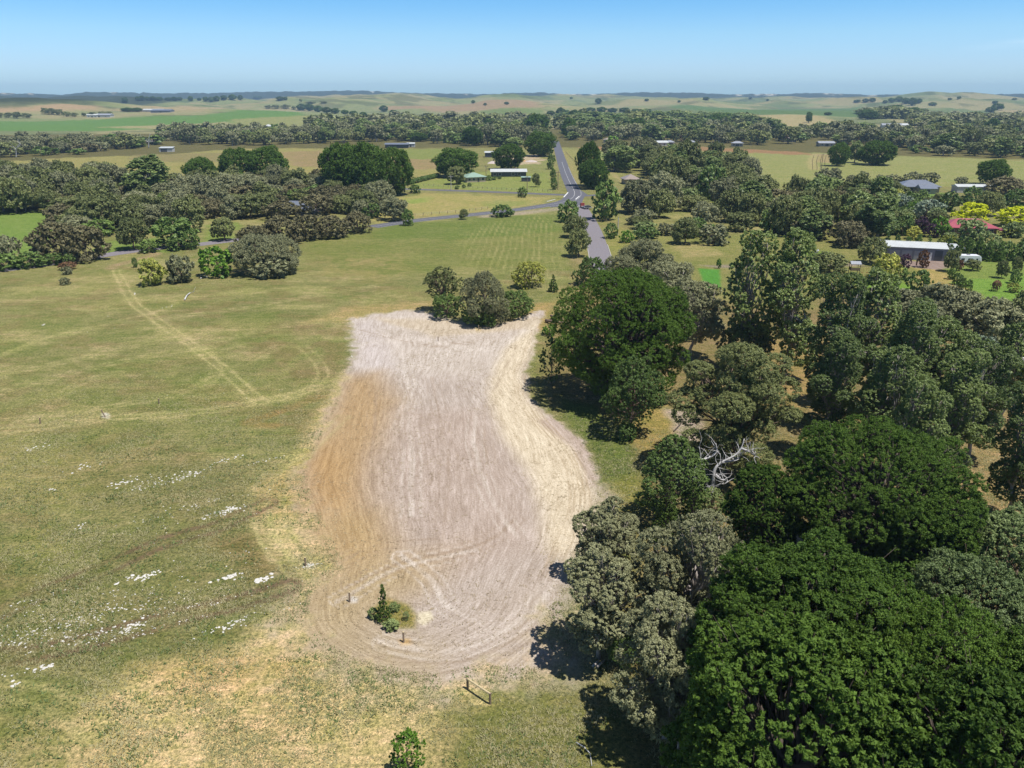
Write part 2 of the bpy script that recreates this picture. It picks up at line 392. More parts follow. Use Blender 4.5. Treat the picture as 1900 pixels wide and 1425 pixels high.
    paint([(380,418),(440,412),(440,448),(300,466),(370,446)], alb(138,158,80), 2, .8)
    # ---- long meadow with old rows
    paint([(560,440),(700,424),(1035,396),(1060,420),(1060,500),(900,500),(700,520),(560,480)], alb(132,140,74), 6, 0.7)
    paint([(700,416),(1030,394),(1050,430),(900,440),(700,446)], alb(116,136,66), 4, 0.6)
    paint([(580,480),(740,470),(760,505),(700,525),(590,510)], alb(168,156,104), 5, 0.75, noise=sm(0.4, 0.6, n2))
    rowm = P((840,440),(900,412),(985,400),(1038,402),(1052,450),(1050,540),(990,520),(860,490))
    idx = np.where((y > 120) & (y < 330) & (x > -60) & (x < 60))[0]
    sdm = sm(-2, 6, sdist(rowm, x[idx], y[idx]))
    bend = x[idx] - 0.0011*(y[idx]-190)**2*0.35 - (fbm(x[idx]/20, y[idx]/30, 4, 2)-0.5)*2.0
    st = sm(0.72, 0.92, 0.5+0.5*np.cos(2*math.pi*bend/1.9))*(0.35+0.65*sm(0.3, 0.6, fbm(x[idx]/2, y[idx]/9, 8, 3)))
    a = (sdm*st*0.55)[:, None]; C[idx] = C[idx]*(1-a)+alb(186,178,122)[None]*a
    # ---- right side: woodland floor and lawns
    paint([(1070,430),(1330,470),(1640,400),(1960,420),(1960,1500),(1180,1500),(1130,1250),(1180,1050),(1110,880),(1070,790),(1010,720),(1010,640),(1060,560)], alb(150,132,92), 3, 0.85)
    paint([(1070,430),(1330,440),(1640,400),(1960,420),(1960,560),(1640,590),(1340,560),(1240,520),(1080,500)], alb(148,150,88), 3, 0.8)
    paint([(1400,620),(1560,640),(1560,760),(1420,760)], alb(176,150,100), 3, 0.9)
    paint([(1690,760),(1960,720),(1960,1000),(1700,1000)], alb(180,155,112), 3, 0.8)
    paint([(1040,740),(1100,760),(1160,800),(1190,870),(1180,920),(1120,900),(1105,850),(1060,800)], alb(112,128,62), 1.5, 0.9)
    paint([(1120,895),(1180,880),(1210,940),(1150,960)], alb(150,145,80), 1.5, 0.8)
    paint([(1190,740),(1260,760),(1300,850),(1250,880),(1170,820)], alb(178,158,96), 1.5, 0.8)
    paint([(1236,760),(1290,765),(1300,840),(1310,900),(1285,920),(1262,870),(1246,820)], alb(200,182,176), 1.0, 0.9)
    paint([(1400,990),(1545,1000),(1540,1050),(1440,1050)], alb(205,190,170), 1.0, 0.9)
    paint([(1150,800),(1200,780),(1240,800),(1200,850)], alb(166,150,92), 1, .6)
    paint([(1296,498),(1336,500),(1338,534),(1308,536)], alb(96,158,62), 0.6, 1, g=0.5, warp=0.1)
    paint([(1336,497),(1296,492),(1600,488),(1600,494)], alb(165,150,140), 0.8, .8, warp=0.2)
    paint([(1590,520),(1690,517),(1690,546),(1640,552),(1590,530)], alb(128,162,66), 1.2, 1, g=0.6)
    paint([(1500,560),(1600,540),(1640,552),(1700,560),(1700,580),(1500,590)], alb(150,132,92), 2, .8)
    paint([(1700,480),(1960,470),(1960,560),(1840,552),(1780,520)], alb(136,156,78), 2, 0.9)
    paint([(1700,500),(1740,496),(1790,540),(1750,545)], alb(190,168,110), 1.2, 0.9)
    paint([(1760,522),(1960,510),(1960,580),(1850,560)], alb(128,166,70), 1.5, 0.9)
    paint([(1650,482),(1760,484),(1750,500),(1680,498)], alb(172,150,140), 1.0, 0.95, g=0.2)
    paint([(1820,632),(1960,640),(1960,700),(1850,670)], alb(140,158,72), 1.5, 0.95)
    paint([(1490,470),(1545,468),(1550,476),(1500,478)], alb(120,150,66), 1, .9)
    paint([(1130,470),(1130,430),(1115,410),(1150,420),(1240,470),(1200,480)], alb(160,156,92), 1.5, .8)
    paint([(1250,455),(1330,448),(1330,475),(1270,480)], alb(178,165,115), 2, .8)
    # ---- left foreground
    paint([(-60,812),(100,800),(250,785),(330,800),(240,860),(160,930),(60,960),(-60,980)], alb(176,166,110), 4, 0.75, noise=sm(0.3, 0.6, n1))
    paint([(-60,990),(80,985),(130,1020),(60,1070),(-60,1080)], alb(176,170,108), 3, 0.8, noise=sm(0.3, 0.55, n1))
    paint([(100,870),(330,850),(480,870),(560,850),(520,930),(330,960),(180,960)], alb(142,138,90), 4, 0.7)
    paint([(480,600),(650,600),(640,700),(560,720),(470,680)], alb(148,132,92), 3, 0.6, noise=sm(0.42, 0.6, fbm(x/4, y/4, 13, 4)))
    paint([(180,1000),(420,960),(480,930),(540,1060),(500,1110),(300,1150),(100,1170),(100,1080)], alb(138,138,88), 3, 0.6)
    paint([(380,1005),(500,980),(540,1060),(470,1066)], alb(142,124,82), 2, 0.7)
    paint([(60,1240),(260,1190),(460,1160),(480,1200),(300,1270),(200,1290),(60,1290)], alb(134,138,84), 3, 0.7)
    # straw coloured worked ground
    straw = alb(232,208,156)
    paint([(-60,1500),(-60,1380),(120,1330),(260,1240),(440,1200),(520,1120),(560,1060),(520,1020),(470,940),(480,900),(540,860),(600,760),(640,690),(700,700),(1000,1000),(1040,1240),(960,1300),(860,1340),(830,1500)], straw, 2, 0.9)
    paint([(180,1310),(360,1270),(620,1250),(700,1320),(560,1500),(100,1500)], alb(230,202,150), 3, 0.6, noise=sm(0.4, 0.6, n2))
    paint([(250,1240),(560,1190),(600,1260),(330,1290)], alb(206,172,118), 2, 0.5)
    paint([(-60,1330),(110,1290),(150,1425),(-60,1500)], alb(150,148,92), 3, 0.7)
    paint([(810,1300),(960,1262),(1060,1240),(1150,1300),(1200,1500),(800,1500)], alb(144,142,86), 2.5, 0.85)
    paint([(640,572),(800,556),(800,590),(700,598),(560,600)], alb(190,168,118), 2, 0.8)
    paint([(940,600),(1010,560),(1040,560),(1010,610)], alb(186,162,108), 1.5, 0.9)
    paint([(480,900),(580,830),(640,760),(640,860),(560,960),(470,960)], alb(196,168,108), 1.5, 0.7)
    # ---- bare earth
    bare = smooth_line([np.array(p) for p in P(*BARE_PX)]+[np.array(hit(*BARE_PX[0]))], 3)[:-1]
    bi = np.where((x > -40) & (x < 40) & (y > 40) & (y < 200))[0]
    bd = np.full(len(x), -99.0); bd[bi] = sdist(bare, x[bi]+(wx[bi]-x[bi])*0.3, y[bi]+(wy[bi]-y[bi])*0.3)
    lowsoft = sm(92, 70, y)*4.5+sm(-6, -14, x)*1.2
    bm = sm(-0.7-lowsoft, 0.7+lowsoft*0.6, bd + (fbm(x/1.3, y/1.3, 53, 4)-0.5)*(2.2+lowsoft))
    earth = alb(206,191,177)
    C[:] = C*(1-bm[:, None])+earth[None]*bm[:, None]; rough[:] = rough*(1-bm)+0.0*bm
    def bpaint(px, col, soft, op=1, noise=None): paint(px, col, soft, op, noise=(bm if noise is None else bm*noise), warp=0.5)
    bpaint([(640,590),(780,560),(1010,560),(1000,640),(930,690),(860,700),(640,680)], alb(224,211,196), 4, 0.8)
    bpaint([(650,600),(700,595),(740,690),(660,680)], alb(222,210,202), 3, 0.8)
    bpaint([(700,590),(1000,590),(980,610),(800,625)], alb(222,202,165), 1.5, 0.5)
    bpaint([(560,840),(630,700),(700,690),(738,740),(708,850),(700,930),(715,1010),(660,1060),(600,1030),(550,930)], alb(198,166,118), 4.5, 0.9)
    bpaint([(560,860),(600,820),(640,860),(620,960),(650,1030),(600,1020),(560,940)], alb(198,158,100), 4.0, 0.6)
    bpaint([(560,960),(700,950),(740,1030),(860,1010),(780,1090),(700,1130),(640,1180),(540,1200),(520,1060)], alb(200,172,124), 4, 0.8)
    bpaint([(740,760),(900,760),(980,900),(1000,1010),(860,1060),(740,980),(700,880)], alb(202,182,166), 4, 0.7)
    bpaint([(930,655),(1000,590),(992,650),(968,702),(985,745),(1060,812),(1100,870),(1112,930),(1090,985),(1062,1060),(1012,1020),(1004,940),(980,868),(930,800),(906,725)], alb(240,224,194), 1.6, 0.95)
    bpaint([(1040,770),(1100,830),(1116,900),(1100,900),(1060,830),(1000,780)], alb(206,186,172), 0.8, 0.8)
    bpaint([(860,1100),(1050,1040),(1000,1200),(900,1250),(780,1250)], alb(206,190,174), 3, 0.7)
    bpaint([(560,1100),(700,1060),(760,1080),(700,1120),(690,1160),(800,1200),(800,1260),(560,1240)], alb(194,174,134), 4, 0.8)
    def bstroke(pts, col, wd, op, gauge=0): stroke(pts, col, wd, op, noise=bm*(0.35+0.65*sm(0.35, 0.6, n2)), gauge=gauge, warp=0.25)
    rut = alb(188,164,130); sand = alb(238,226,212); clay = alb(178,156,132)
    for k in (-1.6, -0.9, 0.0, 0.7, 1.5):
        tr_ = [(1002+k*6,598),(984+k*7,655),(966+k*8,708),(988+k*9,762),(1042+k*10,826),(1074+k*11,890),(1072+k*12,950),(1050+k*13,1010),(1025+k*14,1070)]
        bstroke(tr_, rut, 0.22, 0.6)
    for pts, cl_c, wd, op in (([(655,645),(760,628),(900,648),(985,606)], sand, 1.2, .6), ([(662,612),(800,640),(930,622),(1000,590)], clay, .5, .6), ([(690,600),(740,650),(760,720)], sand, .9, .5),
        ([(640,1090),(760,1040),(900,1006),(960,960)], clay, .4, .7), ([(620,1120),(740,1055),(880,1020)], sand, .5, .5), ([(700,1190),(850,1205),(980,1140),(1060,1040)], sand, .8, .6), ([(660,1215),(860,1225),(1000,1160)], clay, .35, .6),
        ([(600,1060),(700,1012),(820,1000)], clay, .4, .5), ([(740,1030),(800,1075),(830,1120),(900,1160)], sand, .6, .6), ([(760,770),(765,860),(760,960)], sand, .7, .5), ([(800,700),(830,850),(820,1000)], clay, .4, .4),
        ([(900,700),(880,800),(900,900),(960,1000)], sand, .6, .5), ([(960,640),(930,700),(900,760),(905,860)], clay, .4, .5), ([(700,720),(690,840),(700,940)], clay, .4, .5), ([(850,640),(780,700),(740,800)], sand, .8, .4)):
        bstroke(pts, cl_c, wd, op); bstroke(pts, cl_c, wd*0.5, op*0.7, gauge=1.1)
    # island round the sapling
    paint([(690,1128),(720,1108),(760,1120),(776,1142),(770,1166),(730,1166),(696,1150)], alb(158,148,84), 0.5, 0.95, g=1, warp=0.25)
    paint([(778,1136),(800,1133),(806,1146),(788,1160),(774,1156)], alb(240,228,196), 0.25, 1, warp=0.15)
    # sand scraped up at the posts
    for bx, by, ww in ((866,1284,13),(893,1306,17),(655,1113,9),(572,1050,12),(752,1191,8),(195,772,8),(886,610,6)):
        paint([(bx-ww,by-3),(bx,by-7),(bx+ww,by-4),(bx+ww*0.8,by+4),(bx-ww*0.7,by+4)], alb(235,212,160) if bx > 700 else alb(236,230,220), 0.25, 0.9, warp=0.12)
    paint([(740,1188),(760,1184),(764,1194),(744,1196)], alb(205,160,95), 0.3, 0.6, warp=0.1)
    # ---- tracks worn into the grass
    pale = alb(206,194,140); mud = alb(124,100,82)
    nz = 0.6+0.4*sm(0.35, 0.6, n2)
    for pts, wd, op in (
        ([(215,500),(245,556),(300,600),(350,636),(420,690),(485,748)], 0.55, 0.95),
        ([(-40,803),(80,792),(190,776),(330,768),(450,752),(560,728),(640,700)], 0.6, 0.95),
        ([(-40,785),(60,776),(190,756),(330,730),(420,690),(520,640)], 0.45, 0.5),
        ([(-40,700),(60,684),(150,664),(260,640),(380,618)], 0.5, 0.5),
        ([(-40,672),(60,640),(130,618),(250,596),(420,576),(600,546),(700,530)], 0.6, 0.55),
        ([(30,790),(90,748),(160,706),(230,690)], 0.4, 0.45),
        ([(480,940),(500,1000),(540,1050),(556,1070)], 0.35, 0.8),
        ([(560,840),(500,880),(478,930),(486,980),(520,1040)], 0.35, 0.7),
        ([(640,770),(560,850),(520,900),(512,960),(550,1030),(600,1080)], 0.35, 0.6),
        ([(330,620),(380,650),(400,690),(380,720)], 0.4, 0.5),
        ([(-40,740),(100,700),(220,672),(340,650),(460,640)], 0.5, 0.5),
        ([(560,640),(600,690),(560,730),(500,745)], 0.5, 0.55),
        ([(640,590),(500,610),(380,640)], 0.5, 0.5),
        ([(0,1280),(120,1310),(180,1360)], 0.6, 0.6), ([(20,1250),(150,1270),(240,1330)], 0.5, 0.4),
        ([(500,920),(530,990),(560,1040)], 0.35, 0.5)):
        stroke(pts, pale, wd, op*0.75, noise=nz, gauge=0.85)
        stroke(pts, pale, 3.2, op*0.22, noise=nz)
    stroke([(0,660),(90,625),(200,600),(300,575),(330,560)], pale, 1.5, 0.4, noise=nz)
    for pts, wd, op in (
        ([(-60,1166),(60,1108),(190,1056),(300,1008),(400,978),(440,960),(500,932)], 0.75, 0.7),
        ([(-60,1225),(60,1212),(190,1184),(320,1146),(430,1120),(545,1084)], 0.85, 0.75)):
        stroke(pts, mud, wd, op, noise=0.4+0.6*sm(0.3, 0.55, n2), gauge=1.0, g=0.3)
        stroke(pts, mud, 3.4, op*0.35, noise=nz)
    stroke([(520,790),(460,785),(500,770),(600,735)], alb(176,140,92), 2, 0.5, noise=nz)
    stroke([(1160,480),(1200,520),(1230,600),(1240,700)], alb(170,150,110), 3, .5)
    # dirt verges of the roads and tracks far off
    stroke([(1076,352),(1064,330),(1056,300),(1046,280)], alb(172,160,110), 5, .6)
    stroke([(1158,340),(1110,300),(1075,285)], alb(190,172,128), 3.0, .6)
    stroke([(1512,315),(1506,300),(1512,286)], alb(190,176,128), 6, .7)
    stroke([(900,402),(960,396),(1030,388),(1066,384)], alb(186,172,156), 7, .8)
    stroke([(720,412),(800,403),(880,394),(1000,378)], alb(178,168,120), 3, .6)
    stroke([(780,350),(900,356),(1030,360)], alb(186,172,120), 2.5, .6)
    stroke([(200,472),(290,470),(215,492),(205,500)], alb(186,160,130), 3, .7)
    stroke([(1050,476),(1080,486),(1100,500)], alb(178,160,120), 3, .6)
    att = me.color_attributes.new('Col', 'FLOAT_COLOR', 'POINT')
    att.data.foreach_set('color', np.column_stack([np.clip(C, 0.005, 0.75), np.ones(len(x))]).astype(np.float32).ravel())
    ra = me.attributes.new('grassy', 'FLOAT', 'POINT'); ra.data.foreach_set('value', rough.astype(np.float32))
    ba = me.attributes.new('bare', 'FLOAT', 'POINT'); ba.data.foreach_set('value', bm.astype(np.float32))
    # wheel-track coordinates over the bare earth: along and across the direction of driving
    lf = np.array(P((655,592),(650,660),(600,800),(560,900),(600,1010),(590,1120),(600,1240)))
    rf = np.array(P((1012,590),(972,700),(1060,812),(1110,900),(1085,1000),(1020,1130),(1010,1240)))
    def xi(a, yy): o = np.argsort(a[:, 1]); return np.interp(yy, a[o, 1], a[o, 0])
    xl = xi(lf, y); xr = xi(rf, y); su = (x-xl)/(xr-xl+1e-6)*22; sv = y*1.0
    cx, cy = hit(790, 1095); rd = np.hypot((x-cx)*1.0, (y-cy)*1.0); low = (y < cy-0.0)
    wob = (fbm(x/9, y/9, 88, 2)-0.5)*3
    su = np.where(low, 11+(rd+wob)*np.where(x < cx, -1, 1)*1.0, su+wob*0.25); ang = np.arctan2(y-cy, x-cx)*9
    sv = np.where(low, ang, sv)
    fl = np.column_stack([su, sv, np.zeros(len(x))])
    fa = me.attributes.new('flow', 'FLOAT_VECTOR', 'POINT'); fa.data.foreach_set('vector', fl.astype(np.float32).ravel())
    # ---- shader
    m, t, b = newmat('ground_cover'); N = t.nodes; L = t.links
    def attr(nm):
        q = N.new('ShaderNodeAttribute'); q.attribute_name = nm; return q
    geo = N.new('ShaderNodeNewGeometry')
    def noise(scale, det=5, ro=0.6, vec=None, dist=0):
        q = N.new('ShaderNodeTexNoise'); q.inputs['Scale'].default_value = scale; q.inputs['Detail'].default_value = det
        q.inputs['Roughness'].default_value = ro; q.inputs['Distortion'].default_value = dist
        L.new(vec or geo.outputs['Position'], q.inputs['Vector']); return q.outputs[0]
    def mr(i, a, b_, c, d):
        q = N.new('ShaderNodeMapRange'); L.new(i, q.inputs[0])
        for k, v in enumerate((a, b_, c, d)): q.inputs[k+1].default_value = v
        return q.outputs[0]
    def mth(op, a, b_):
        q = N.new('ShaderNodeMath'); q.operation = op
        for k, v in enumerate((a, b_)):
            if hasattr(v, 'is_output'): L.new(v, q.inputs[k])
            else: q.inputs[k].default_value = v
        return q.outputs[0]
    def mixc(f, a, b_, mode='MIX'):
        q = N.new('ShaderNodeMix'); q.data_type = 'RGBA'; q.blend_type = mode
        for k, v in ((0, f), (6, a), (7, b_)):
            if hasattr(v, 'is_output'): L.new(v, q.inputs[k])
            else: q.inputs[k].default_value = v if k == 0 else (*v, 1)
        return q.outputs[2]
    col = attr('Col').outputs['Color']; gr = attr('grassy').outputs['Fac']; br = attr('bare').outputs['Fac']
    nf = noise(3.0, 10, 0.76); nm_ = noise(0.55, 6, 0.65); nb = noise(0.09, 5, 0.6)
    # grass: light and dark tufts, straw coloured heads, greener hollows
    g1 = mixc(mr(nf, 0.38, 0.64, 0.0, 1.0), (0.34,0.42,0.34), (1.66,1.56,1.54))
    g2 = mixc(mr(nm_, 0.35, 0.65, 0.0, 1.0), (0.80,0.87,0.70), (1.24,1.16,1.30))
    g3 = mixc(mr(nb, 0.35, 0.65, 0.0, 1.0), (0.92,0.97,0.86), (1.08,1.03,1.12))
    mg = N.new('ShaderNodeMapping'); mg.inputs['Rotation'].default_value = (0, 0, -0.28); mg.inputs['Scale'].default_value = (0.10, 1.1, 1); L.new(geo.outputs['Position'], mg.inputs[0])
    g4 = mixc(mr(noise(1.0, 6, 0.7, mg.outputs[0], 0.3), 0.34, 0.66, 0, 1), (0.84,0.90,0.78), (1.17,1.11,1.18))
    gf = mixc(mr(noise(8.0, 4, 0.8), 0.36, 0.64, 0, 1), (0.62,0.66,0.60), (1.36,1.33,1.30))
    col_ = col; col = mixc(1.0, mixc(1.0, col, g4, 'MULTIPLY'), gf, 'MULTIPLY')
    gcol = mixc(1.0, mixc(1.0, mixc(1.0, col, g1, 'MULTIPLY'), g2, 'MULTIPLY'), g3, 'MULTIPLY')
    speck = mr(noise(1.5, 4, 0.7), 0.60, 0.67, 0.0, 0.6)
    gcol = mixc(mth('MULTIPLY', speck, gr), gcol, (0.055,0.085,0.028))
    col = col_
    # bare earth: streaks along the wheel direction, clods, pale sand
    fv = attr('flow').outputs['Vector']
    mp = N.new('ShaderNodeMapping'); mp.inputs['Scale'].default_value = (2.6, 0.16, 1); L.new(fv, mp.inputs[0])
    mp2 = N.new('ShaderNodeMapping'); mp2.inputs['Scale'].default_value = (7.0, 0.55, 1); L.new(fv, mp2.inputs[0])
    s1 = noise(1.0, 5, 0.65, mp.outputs[0], 0.25); s2 = noise(1.0, 4, 0.7, mp2.outputs[0], 0.5)
    e1 = mixc(mr(s1, 0.36, 0.66, 0.0, 1.0), (0.84,0.82,0.80), (1.14,1.16,1.20))
    e2 = mixc(mr(s2, 0.34, 0.68, 0.0, 1.0), (0.84,0.82,0.80), (1.14,1.15,1.18))
    e3 = mixc(mr(noise(4.5, 6, 0.75), 0.36, 0.66, 0, 1), (0.76,0.74,0.70), (1.20,1.21,1.22))
    ecol = mixc(1.0, mixc(1.0, mixc(1.0, col, e1, 'MULTIPLY'), e2, 'MULTIPLY'), e3, 'MULTIPLY')
    cl = mr(noise(2.1, 5, 0.8), 0.63, 0.68, 0.0, 0.55)
    ecol = mixc(cl, ecol, (0.13,0.095,0.05))
    fin = mixc(mr(gr, 0.25, 0.8, 0, 1), ecol, gcol)
    L.new(fin, b.inputs['Base Color']); b.inputs['Roughness'].default_value = 0.95; b.inputs['Specular IOR Level'].default_value = 0.15
    bmp = N.new('ShaderNodeBump'); bmp.inputs['Distance'].default_value = 0.5
    L.new(mr(gr, 0, 1, 0.14, 0.8), bmp.inputs['Strength'])
    L.new(mth('ADD', mth('MULTIPLY', nf, 0.5), mth('MULTIPLY', nm_, 0.6)), bmp.inputs['Height']); L.new(bmp.outputs[0], b.inputs['Normal'])
    g = link('ground', me, m); tag(g, 'open grassland with bare earth and distant rolling hills', 'ground', kind='structure')
    return g
ground = build_ground()
BARE = P(*BARE_PX)

# ------------------------------------------------------------------ trees
def kits(lobes, seed, n_cl, cl_r, n_lf, ll, lw, mode, low=0.3, mat=None, thin=0.0):
    rs = np.random.RandomState(seed)
    L = np.array(lobes, float)
    area = (L[:, 3]*L[:, 4]*L[:, 5])**(2/3)
    pick = rs.choice(len(L), n_cl*3, p=area/area.sum())
    d = rs.normal(size=(n_cl*3, 3)); d /= np.linalg.norm(d, axis=1)[:, None]
    flip = (d[:, 2] < -0.15) & (rs.rand(len(d)) > low); d[flip, 2] *= -1
    rad = 1 - 0.26*rs.rand(len(d))**1.8
    A = L[pick]; c = A[:, :3] + d*A[:, 3:6]*rad[:, None]
    inside = np.zeros(len(c), bool)
    for q in L:
        inside |= (((c-q[:3])/q[3:6])**2).sum(1) < 0.52
    nz = hsh(np.floor(c[:, 0]/(cl_r*3)), np.floor(c[:, 1]/(cl_r*3))+np.floor(c[:, 2]/(cl_r*3))*57, seed)
    keep = ~inside & (nz > thin); c = c[keep][:n_cl]; d = d[keep][:n_cl]
    m = len(c); sz = cl_r*(0.65+0.7*rs.rand(m))
    tint = np.clip(rs.normal(0.42, 0.2, m), 0, 1)
    ci = np.repeat(np.arange(m), n_lf)
    o = rs.normal(size=(len(ci), 3)); o /= np.linalg.norm(o, axis=1)[:, None]
    o = o*0.75 + d[ci]*0.35
    if mode == 'spike': o[:, 2] = np.abs(o[:, 2])*0.9
    rr_ = rs.rand(len(ci))**0.5
    if mode == 'flat': o[:, 2] *= 0.45
    pos = c[ci] + o*(sz[ci]*rr_)[:, None]
    if mode == 'droop': pos[:, 2] -= (rs.rand(len(ci))**2)*sz[ci]*0.2
    if mode == 'spike':
        t = o + np.array([0, 0, 0.7]) + rs.normal(size=o.shape)*0.25
    elif mode == 'needle':
        t = rs.normal(size=o.shape)*0.8 + o*0.7 + np.array([0, 0, 0.15])
    elif mode == 'droop':
        t = rs.normal(size=o.shape) + np.array([0, 0, -0.25])
    else:
        t = rs.normal(size=o.shape)
    t /= np.linalg.norm(t, axis=1)[:, None]
    nrm = o*0.6 + d[ci]*0.6 + np.array([0, 0, 0.5]) + rs.normal(size=o.shape)*0.42
    bb = np.cross(nrm, t); bb /= np.linalg.norm(bb, axis=1)[:, None]+1e-9
    s = (0.7+0.6*rs.rand(len(ci)))[:, None]
    V = np.stack([pos-t*ll*s, pos+bb*lw*s, pos+t*ll*s, pos-bb*lw*s], 1).reshape(-1, 3)
    F = np.arange(len(ci)*4).reshape(-1, 4)
    me = np_mesh('crown', V, F)
    tv = np.clip(tint[ci]+rs.normal(0, 0.14, len(ci)), 0, 1)
    at = me.attributes.new('tint', 'FLOAT', 'POINT'); at.data.foreach_set('value', np.repeat(tv, 4).astype(np.float32))
    me.materials.append(mat)
    return me
def limbs(lobes, seed, H, tr, mat, crook=0.08, split=0.35, pts=(), extra=0, nseg=4):
    rnd = random.Random(seed); mb = MB()
    top = max(l[2] for l in lobes)*0.9
    def wig(a, b, n, k): 
        a = Vector(a); b = Vector(b); L = (b-a).length; o = []
        for i in range(n+1):
            f = i/n; q = a.lerp(b, f)
            if 0 < i: q += Vector((rnd.uniform(-1, 1), rnd.uniform(-1, 1), rnd.uniform(-0.6, 0.6)))*L*k*(1 if i < n else 0.3)
            o.append(q)
        return o
    mx = sum(l[0] for l in lobes)/len(lobes)*0.4; my = sum(l[1] for l in lobes)/len(lobes)*0.4
    stem = wig((0, 0, -0.25), (mx, my, top*0.8), 5, crook*0.5)
    mb.tube(stem, [tr*(1.15 - 0.16*i) for i in range(6)], 7)
    for l in lobes:
        f = split + rnd.random()*0.35; k = f*5; i0 = int(k); p = stem[i0].lerp(stem[min(i0+1, 5)], k-i0)
        e_ = Vector(l[:3]); path = wig(p, e_, nseg, crook); r0 = tr*0.5
        mb.tube(path, [r0*(1-0.75*i/nseg) for i in range(nseg+1)], 5)
        for q in range(3+extra):
            e2 = e_ + Vector((rnd.uniform(-1, 1)*l[3], rnd.uniform(-1, 1)*l[4], rnd.uniform(-0.2, 1)*l[5]))*0.92
            pp = wig(path[nseg-1-(q % 2)], e2, 3, crook); mb.tube(pp, [r0*0.3, r0*0.2, r0*0.13, r0*0.05], 4)
    me = mb.mesh('trunk', True); me.materials.append(mat); return me

def shell(rnd, W, H, n, zc, rx, rz, s0, s1, zmin, flat=0.8):   # billows over the surface of a dome
    o = []
    i = 0
    while len(o) < n and i < n*4:
        i += 1
        u = rnd.uniform(-1, 1); a = rnd.random()*6.283; q = math.sqrt(1-u*u)
        z = zc+u*rz; k = rnd.uniform(0.86, 1.04)
        if z < zmin: continue
        s = W*rnd.uniform(s0, s1); o.append((math.cos(a)*q*rx*k, math.sin(a)*q*rx*k, zc+u*rz*k-s*0.2, s, s, s*flat))
    return o
def lobes_dome(rnd, W, H, n):      # broad pine: a domed crown of billows down to near the ground
    return [(0, 0, H*0.52, W*0.40, W*0.40, H*0.40)] + shell(rnd, W, H, n, H*0.52, W*0.42, H*0.40, 0.05, 0.115, H*0.12)
def lobes_gum(rnd, W, H, n):       # tall gum: separate leafy clouds stacked up the stem
    o = []
    for i in range(n):
        f = (i+0.5)/n; z = H*(0.16+0.76*f); ext = W*0.5*math.sin(math.pi*(0.22+0.66*f))*0.78
        for k in range(5 if f < 0.8 else 3):
            a = rnd.random()*6.28; q = ext*rnd.uniform(0.25, 1.0); s = W*rnd.uniform(0.10, 0.17)
            o.append((math.cos(a)*q, math.sin(a)*q, z+rnd.uniform(-.04, .04)*H, s, s, s*rnd.uniform(0.8, 1.1)))
    return o + [(0, 0, H*0.58, W*0.27, W*0.27, H*0.33)]
SOLID = [False]
def lobes_spread(rnd, W, H, n):    # spreading gum: open rounded crown of clumps
    o = shell(rnd, W, H, n, H*0.50, W*0.40, H*0.40, 0.07, 0.155, H*0.22, 0.75)
    if SOLID[0]: o += [(rnd.uniform(-.05,.05)*W, rnd.uniform(-.05,.05)*W, H*0.52, W*0.33, W*0.33, H*0.33)]
    else: o += shell(rnd, W, H, n//2, H*0.55, W*0.22, H*0.25, 0.10, 0.15, H*0.3, 0.8)
    return o
def lobes_round(rnd, W, H, n):     # bush, leafy to the ground
    return [(0, 0, H*0.44, W*0.35, W*0.35, H*0.40)] + shell(rnd, W, H, n, H*0.42, W*0.39, H*0.42, 0.08, 0.14, H*0.06, 0.85)
def lobes_cone(rnd, W, H, n):
    return [(rnd.uniform(-.02, .02)*W, rnd.uniform(-.02, .02)*W, H*(0.08+0.86*i/(n-1)), W*0.44*(1-0.85*i/(n-1)), W*0.44*(1-0.85*i/(n-1)), H*0.05) for i in range(n)]
SPEC = {  # kind: (lobes, W, H, lobe count, material, bark, mode, thin, trunk radius/W, low)
 'pine':   (lobes_dome, 20, 17, 95, 'pine', BARK_D, 'needle', 0.13, 0.024, 0.8),
 'gum':    (lobes_gum, 10, 16, 9, 'gum', BARK_P, 'leaf', 0.08, 0.028, 0.7),
 'grey':   (lobes_spread, 12, 10, 34, 'grey', BARK_P, 'droop', 0.10, 0.025, 0.6),
 'olive':  (lobes_spread, 12, 10, 28, 'olive', BARK_B, 'droop', 0.10, 0.025, 0.6),
 'brown':  (lobes_round, 10, 8, 24, 'brown', BARK_B, 'leaf', 0.04, 0.022, 0.6),
 'bush':   (lobes_round, 6, 5, 18, 'bush', BARK_B, 'leaf', 0.05, 0.02, 0.6),
 'scrub':  (lobes_round, 6, 4.5, 18, 'grey', BARK_B, 'leaf', 0.03, 0.02, 0.6),
 'light':  (lobes_round, 6, 5, 18, 'light', BARK_B, 'leaf', 0.05, 0.02, 0.6),
 'gold':   (lobes_spread, 9, 6, 22, 'gold', BARK_B, 'flat', 0.03, 0.02, 0.6),
 'bloom':  (lobes_round, 6, 5, 18, 'bloom', BARK_B, 'leaf', 0.08, 0.02, 0.6),
 'sage':   (lobes_dome, 10, 7, 40, 'sage', BARK_B, 'leaf', 0.05, 0.02, 0.6),
 'purple': (lobes_round, 6, 6, 16, 'purple', BARK_B, 'leaf', 0.05, 0.02, 0.6),
 'silver': (lobes_round, 8, 6, 18, 'silver', BARK_B, 'leaf', 0.05, 0.02, 0.6),
 'vivid':  (lobes_round, 6, 5, 16, 'vivid', BARK_B, 'leaf', 0.05, 0.02, 0.6),
 'rust':   (lobes_round, 6, 5, 14, 'rust', BARK_B, 'leaf', 0.08, 0.02, 0.6),
 'cypress':(lobes_cone, 4, 8, 14, 'bush', BARK_D, 'spike', 0.0, 0.03, 0.8),
}
